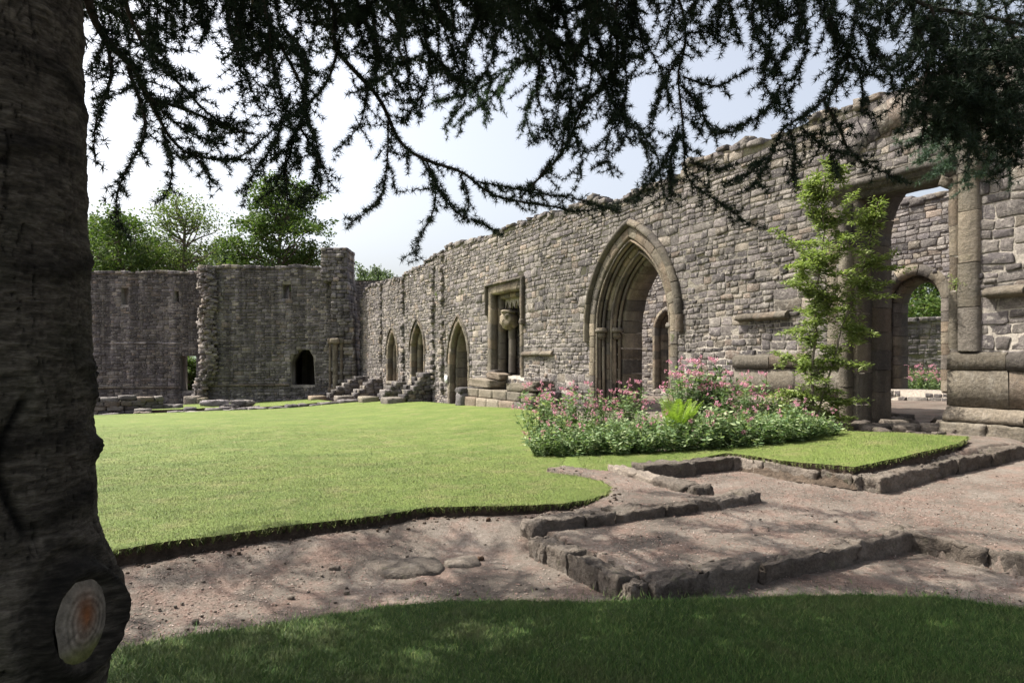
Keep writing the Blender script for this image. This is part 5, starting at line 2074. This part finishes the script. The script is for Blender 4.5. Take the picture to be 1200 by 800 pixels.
# 1 bough beside the trunk: fan of sprays at upper left
b = Bough()
root_ = [TRK(3.4)] + A3((60, -120, 2.9), (118, 30, 3.3), (150, 78, 3.6), (172, 112, 3.8), (215, 130, 4.0), (262, 148, 4.2), (288, 152, 4.3))
b.strand(root_, .035, .004, .07, (.15, .42), bare=.3)
b.strand(A3((150, 78, 3.6), (165, 140, 3.6), (158, 200, 3.6), (140, 268, 3.6)), .012, .002, .07, (.08, .2))
b.strand(A3((172, 112, 3.8), (205, 165, 3.9), (235, 185, 4.0), (288, 180, 4.1)), .012, .002, .07, (.08, .25))
b.strand(A3((118, 30, 3.3), (130, 90, 3.4), (122, 150, 3.4), (112, 190, 3.4)), .012, .002, .07, (.08, .2))
b.strand(A3((190, 150, 3.9), (200, 190, 3.9), (190, 222, 3.9), (180, 238, 3.9)), .008, .002, .07, (.06, .16))
b.strand(A3((220, 175, 4.0), (240, 200, 4.0), (246, 222, 4.0)), .008, .002, .07, (.06, .16))
b.strand(A3((160, 90, 3.7), (190, 130, 3.8), (222, 156, 3.9), (270, 172, 4.0)), .008, .002, .06, (.08, .24))
b.strand([TRK(3.7)] + A3((100, -120, 3.2), (150, 10, 3.6), (180, 60, 3.8), (205, 100, 3.9), (235, 130, 4.1), (285, 150, 4.3)), .025, .003, .08, (.1, .3), bare=.3)
for (x, y1) in ((196, 75), (214, 52), (245, 40), (228, 48), (170, 70), (140, 50), (128, 70), (180, 95)):
    b.strand(A3((x - 8, -60, 4.0), (x, 0, 4.0), (x + rngC.uniform(-8, 8), y1, 4.0)), .006, .0015, .06, (.06, .2))
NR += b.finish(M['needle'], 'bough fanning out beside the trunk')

# 2 long arching bough from the top left down to the middle of the wall
b = Bough()
arc = A3((384, 0, 4.6), (397, 50, 4.6), (424, 95, 4.7), (464, 152, 4.8), (500, 188, 4.9), (540, 206, 5.0), (600, 232, 5.1), (650, 246, 5.2), (700, 243, 5.3), (742, 233, 5.4))
b.strand([TRK(4.2)] + A3((180, -260, 3.6), (330, -120, 4.3)) + arc, .03, .003, .09, (.08, .26), droop=.5, bare=.35)
b.strand(A3((397, 50, 4.6), (385, 95, 4.6), (355, 130, 4.6), (320, 148, 4.6), (290, 176, 4.6), (268, 188, 4.6)), .010, .002, .09, (.05, .16))
b.strand(A3((455, 140, 4.8), (456, 180, 4.8), (446, 215, 4.8), (430, 245, 4.8), (412, 270, 4.8)), .008, .0015, .065, (.07, .24))
b.strand(A3((500, 188, 4.9), (508, 222, 4.9), (505, 260, 4.9), (490, 308, 4.9)), .008, .0015, .065, (.07, .26))
b.strand(A3((505, 200, 4.9), (530, 245, 4.9), (560, 262, 4.95), (596, 278, 5.0)), .007, .0015, .06, (.05, .16))
b.strand(A3((610, 232, 5.1), (640, 200, 5.1), (668, 160, 5.1), (690, 122, 5.1), (715, 84, 5.1), (730, 0, 5.1)), .006, .014, .06, (.1, .3))
b.strand(A3((560, 213, 5.0), (610, 222, 5.05), (660, 232, 5.1), (720, 246, 5.2)), .006, .002, .05, (.06, .2))
b.strand(A3((655, 240, 5.15), (668, 228, 5.1), (678, 219, 5.1)), .003, .001, .3, (.02, .03), ros=.2)
b.strand(A3((430, 100, 4.7), (420, 150, 4.7), (398, 180, 4.7)), .006, .0015, .06, (.06, .2))
b.strand(A3((540, 206, 5.0), (548, 235, 5.0), (540, 258, 5.0)), .006, .0015, .06, (.05, .16))
NR += b.finish(M['needle'], 'long bough arching down to the middle of the picture')

# 3 drooping bough with a thick tuft, upper left centre
b = Bough()
b.strand([TRK(4.6)] + A3((150, -330, 3.4), (240, -120, 3.7), (300, -20, 3.9), (335, 60, 4.0), (350, 130, 4.1), (345, 200, 4.1), (332, 240, 4.1)), .03, .003, .07, (.14, .36), bare=.4)
for pts in (((318, 20, 3.9), (318, 80, 3.9), (326, 125, 3.9), (330, 170, 3.9)), ((300, -20, 3.9), (268, 20, 3.9), (280, 80, 3.9), (292, 125, 3.9)), ((262, -30, 4.0), (285, 55, 4.0), (297, 110, 4.0), (304, 135, 4.0)), ((350, 120, 4.1), (368, 165, 4.1), (362, 210, 4.1), (352, 240, 4.1)), ((340, 110, 4.1), (322, 160, 4.1), (306, 200, 4.1), (296, 224, 4.1)), ((330, 30, 3.9), (352, 60, 3.9), (358, 110, 3.9), (372, 150, 3.9)), ((345, 150, 4.1), (338, 190, 4.1), (318, 225, 4.1)), ((352, 150, 4.1), (372, 190, 4.1), (376, 225, 4.1))):
    b.strand(A3(*pts), .008, .0015, .06, (.08, .24))
for (x, y1) in ((330, 60), (345, 45), (365, 75), (300, 70), (315, 95), (270, 60), (255, 45), (290, 50)):
    b.strand(A3((x - 8, -60, 4.2), (x, 0, 4.2), (x + rngC.uniform(-8, 8), y1, 4.2)), .006, .0015, .06, (.06, .22))
NR += b.finish(M['needle'], 'drooping tufted bough over the rounded tree')

# 4 dense middle boughs
b = Bough()
b.strand([TRK(5.0)] + A3((200, -420, 3.8), (420, -150, 4.4), (560, -20, 4.8), (650, 40, 5.0), (700, 90, 5.1), (745, 150, 5.2), (770, 200, 5.3), (790, 235, 5.4)), .04, .003, .07, (.2, .5), bare=.4)
for (x, y1, Y) in [(410, 70, 4.4), (432, 95, 4.4), (450, 120, 4.5), (466, 88, 4.5), (480, 130, 4.5), (495, 148, 4.6), (510, 105, 4.6), (528, 118, 4.6), (545, 90, 4.7), (560, 118, 4.7), (578, 95, 4.7), (596, 112, 4.8), (612, 140, 4.8), (628, 120, 4.8), (640, 150, 4.9), (655, 170, 4.9), (672, 190, 4.9), (690, 165, 5.0), (706, 150, 5.0), (722, 178, 5.0), (736, 200, 5.1), (752, 175, 5.1), (768, 120, 5.1), (440, 60, 4.7), (500, 75, 4.8), (560, 70, 4.9), (620, 80, 5.0), (680, 90, 5.1), (740, 110, 5.2), (400, 60, 4.9), (470, 70, 5.0), (530, 80, 5.1), (590, 90, 5.2), (650, 100, 5.3), (710, 120, 5.4), (618, 60, 4.6), (655, 70, 4.6), (690, 60, 4.7), (575, 45, 4.6), (640, 165, 5.0), (700, 185, 5.1)]:
    sw = rngC.uniform(-45, 45)
    if rngC.random() < .42:
        continue
    b.strand(A3((x - 30 - sw, -70, Y), (x - 12 - sw * .4, 0, Y), (x + rngC.uniform(-8, 8), y1 * .5, Y), (x + sw * .6, y1 * rngC.uniform(.85, 1.1), Y)), .011, .0018, .06, (.08, .34))
NR += b.finish(M['needle'], 'dense boughs hanging over the middle of the picture')
# 5 sprays peeping between, sunlight painted in by paler needles
b = Bough()
for pts in (((640, 60, 6.0), (590, 85, 6.0), (545, 108, 6.0), (512, 125, 6.0)), ((600, 90, 6.0), (575, 115, 6.0), (540, 135, 6.0), (538, 165, 6.0)), ((560, 110, 6.0), (572, 135, 6.0)), ((545, 120, 6.0), (520, 150, 6.0)), ((640, 90, 6.0), (618, 128, 6.0), (622, 165, 6.0)), ((1150, 60, 5.4), (1130, 120, 5.4), (1100, 165, 5.4), (1070, 190, 5.4)), ((1160, 100, 5.4), (1140, 160, 5.4), (1128, 222, 5.4)), ((1180, 110, 5.4), (1165, 170, 5.4), (1150, 205, 5.4)), ((1120, 120, 5.4), (1090, 150, 5.4), (1085, 185, 5.4)), ((1190, 150, 5.4), (1178, 195, 5.4), (1180, 215, 5.4)), ((1130, 140, 5.4), (1112, 185, 5.4), (1090, 205, 5.4))):
    b.strand(A3(*pts), .007, .0015, .05, (.08, .26))
b.strand([TRK(5.2)] + A3((300, -400, 4.2), (560, -120, 5.4), (640, 60, 6.0)), .03, .008, .3, (.1, .2), bare=.75)
b.strand(A3((560, -120, 5.4), (900, -160, 5.4), (1120, -60, 5.4), (1150, 60, 5.4)), .02, .007, .2, (.1, .3), bare=.6)
NR += b.finish(M['needle_sun_tint'], 'paler sprays tinted as if catching light')
# 6 right-hand boughs over the long wall
b = Bough()
b.strand([TRK(5.3)] + A3((300, -440, 3.9), (560, -200, 4.4), (700, -80, 4.6), (780, -20, 4.7), (800, 40, 4.7), (800, 90, 4.7), (795, 150, 4.7), (815, 212, 4.7), (845, 245, 4.7), (876, 264, 4.7)), .03, .003, .07, (.12, .32), bare=.5)
for pts in (((800, 60, 4.7), (775, 100, 4.7), (768, 150, 4.7), (770, 178, 4.7)), ((798, 100, 4.7), (822, 130, 4.7), (835, 150, 4.7), (868, 152, 4.7)), ((800, 90, 4.7), (838, 100, 4.7), (866, 90, 4.7), (880, 85, 4.7)), ((795, 150, 4.7), (775, 200, 4.7), (740, 232, 4.7)), ((810, 190, 4.7), (835, 200, 4.7), (850, 195, 4.7)), ((800, 40, 4.7), (830, 40, 4.7), (853, 55, 4.7)), ((795, 160, 4.7), (782, 200, 4.7), (785, 236, 4.7))):
    b.strand(A3(*pts), .007, .0015, .055, (.06, .22))
NR += b.finish(M['needle'], 'bough hanging to the right of the archway')
b = Bough()
b.strand([TRK(5.6)] + A3((320, -520, 3.6), (640, -200, 4.0), (850, -60, 4.2), (960, -10, 4.3), (990, 50, 4.3), (964, 116, 4.3), (926, 152, 4.3), (895, 185, 4.3), (872, 222, 4.3)), .032, .003, .07, (.12, .34), bare=.5)
b.strand(A3((964, 116, 4.3), (985, 150, 4.3), (1005, 182, 4.3), (1054, 217, 4.3)), .01, .002, .05, (.06, .18))
for pts in (((850, -40, 4.3), (855, 20, 4.3), (862, 45, 4.3), (870, 58, 4.3)), ((890, -40, 4.3), (882, 20, 4.3), (905, 60, 4.3), (915, 100, 4.3)), ((905, 60, 4.3), (895, 95, 4.3), (912, 130, 4.3)), ((930, -30, 4.3), (940, 40, 4.3), (935, 90, 4.3), (930, 130, 4.3)), ((915, 100, 4.3), (895, 130, 4.3), (858, 150, 4.3), (836, 160, 4.3)), ((990, 50, 4.3), (1010, 90, 4.3), (1005, 130, 4.3), (1020, 140, 4.3)), ((970, 20, 4.3), (985, 60, 4.3), (978, 100, 4.3)), ((1000, 20, 4.3), (1025, 60, 4.3), (1048, 80, 4.3), (1060, 60, 4.3)), ((926, 152, 4.3), (930, 190, 4.3), (928, 215, 4.3)), ((940, 150, 4.3), (975, 180, 4.3), (980, 205, 4.3)), ((1020, 50, 4.3), (1040, 90, 4.3), (1035, 110, 4.3)), ((900, 90, 4.3), (920, 60, 4.3), (945, 20, 4.3)), ((895, 185, 4.3), (880, 200, 4.3), (845, 215, 4.3))):
    b.strand(A3(*pts), .007, .0015, .055, (.06, .24))
for x in np.arange(850, 1070, 22):
    b.strand(A3((x - 10, -60, 4.5), (x, 0, 4.5), (x + rngC.uniform(-10, 10), rngC.uniform(25, 75), 4.5)), .006, .0015, .055, (.06, .24))
NR += b.finish(M['needle'], 'bough drooping towards the lintelled doorway')
b = Bough()
b.strand([TRK(5.8)] + A3((360, -560, 3.3), (760, -220, 3.5), (960, -50, 3.7), (1063, -2, 3.8), (1120, 14, 3.9), (1200, 30, 4.0), (1300, 60, 4.1)), .035, .006, .08, (.15, .4), bare=.5)
for pts in (((1063, -2, 3.8), (1075, 40, 3.8), (1060, 75, 3.8), (1050, 85, 3.8)), ((1090, 6, 3.8), (1110, 60, 3.8), (1120, 110, 3.8), (1128, 170, 3.8)), ((1120, 14, 3.9), (1140, 70, 3.9), (1150, 130, 3.9), (1165, 185, 3.9)), ((1150, 20, 3.9), (1175, 80, 3.9), (1185, 140, 3.9), (1200, 200, 3.9)), ((1180, 26, 4.0), (1195, 70, 4.0), (1210, 130, 4.0)), ((1100, 40, 3.8), (1080, 90, 3.8), (1065, 130, 3.8), (1062, 160, 3.8)), ((1115, 70, 3.8), (1090, 120, 3.8), (1075, 170, 3.8)), ((1130, 60, 3.9), (1105, 100, 3.9), (1098, 150, 3.9)), ((1140, 30, 3.9), (1160, 60, 3.9), (1200, 70, 3.9)), ((1085, 20, 3.8), (1100, 45, 3.8), (1135, 80, 3.8), (1190, 110, 3.8)), ((1070, 20, 3.8), (1090, 70, 3.8), (1110, 140, 3.8), (1140, 190, 3.8)), ((1150, 90, 3.9), (1172, 150, 3.9), (1180, 190, 3.9)), ((1120, 100, 3.9), (1150, 150, 3.9), (1200, 165, 3.9))):
    b.strand(A3(*pts), .009, .0015, .045, (.08, .3))
for x in np.arange(1070, 1230, 26):
    b.strand(A3((x - 10, -60, 4.1), (x, -5, 4.1), (x + rngC.uniform(-10, 10), rngC.uniform(15, 40), 4.1)), .006, .0015, .055, (.06, .2))
NR += b.finish(M['needle'], 'heavy bough in the upper right corner')
# 7 random curtain along the very top
b = Bough()
x = 125
while x < 1080:
    Y = rngC.uniform(4.0, 5.6)
    y1 = rngC.uniform(10, 62) * (1.25 if 380 < x < 800 else .8)
    sw = rngC.uniform(-40, 40)
    b.strand(A3((x - sw, -110, Y), (x - sw * .3, -30, Y), (x + sw * .7, y1, Y)), .008, .0015, .06, (.08, .3))
    x += rngC.uniform(13, 26) * (1.0 if 400 < x < 780 else 2.0)
b.strand([TRK(6.0)] + A3((350, -500, 4.4), (640, -240, 4.8), (1080, -110, 5.2)), .04, .01, .3, (.1, .2), bare=.6)
NR += b.finish(M['needle'], 'curtain of short sprays along the top')


# 8 the rest of the crown overhead, mostly out of the picture, that throws the dappled shade
def crown_bough(ang, z, L, seed, fine=False):
    b = Bough()
    d = np.array([math.cos(ang), math.sin(ang), 0])
    pts = [TRK(z) + d * L * t + np.array([0, 0, .3 * t - .9 * t * t]) for t in np.linspace(0, 1, 6)]
    b.strand(pts, .07, .01, .3, (.2, .4), ros=.09, bare=.3, sub=False)
    sd = np.array([-d[1], d[0], 0])
    for t in (np.arange(.3, 1, .17) if fine else np.arange(.2, 1, .1)):
        p = TRK(z) + d * L * t + np.array([0, 0, .3 * t - .9 * t * t])
        for sg in (-1, 1):
            l2 = L * .33 * (1.1 - t * .7) * rngC.uniform(.7, 1.2)
            q = p + (sd * sg * .9 + d * .5) * l2 + np.array([0, 0, -.2])
            if fine:
                b.strand([p, (p + q) / 2 + np.array([0, 0, .04]), q], .015, .003, .045, (.1, .3), ros=.03, droop=.25)
            else:
                b.strand([p, (p + q) / 2 + np.array([0, 0, .04]), q], .015, .003, .07, (.18, .42), ros=.05, sub=False, droop=.4)
    if fine:
        return b.finish(M['needle'], k=12, nl=(.04, .075), nw=.013)
    return b.finish(M['needle'], k=11, nl=(.05, .11), nw=.026)


k = 0
for z, L, offs in ((5.4, 3.7, (-150, -100, -40, 5, 150)), (6.2, 3.9, (-170, -75, -15, 40, 125, 160)), (7.1, 3.2, (-130, -60, 10, 60, 170)), (8.2, 2.4, (-140, -40, 130))):
    for a in offs:
        NR += crown_bough(R(a), z, L, k)
        k += 1
for z, L, offs in ((5.9, 5.0, (58, 80, 98, 118, 134, 150)), (6.7, 5.5, (74, 104, 126, 141)), (7.6, 4.6, (64, 112))):
    for a in offs:
        crown_bough(R(a), z, L * rngC.uniform(.85, 1.1), k, True)
        k += 1
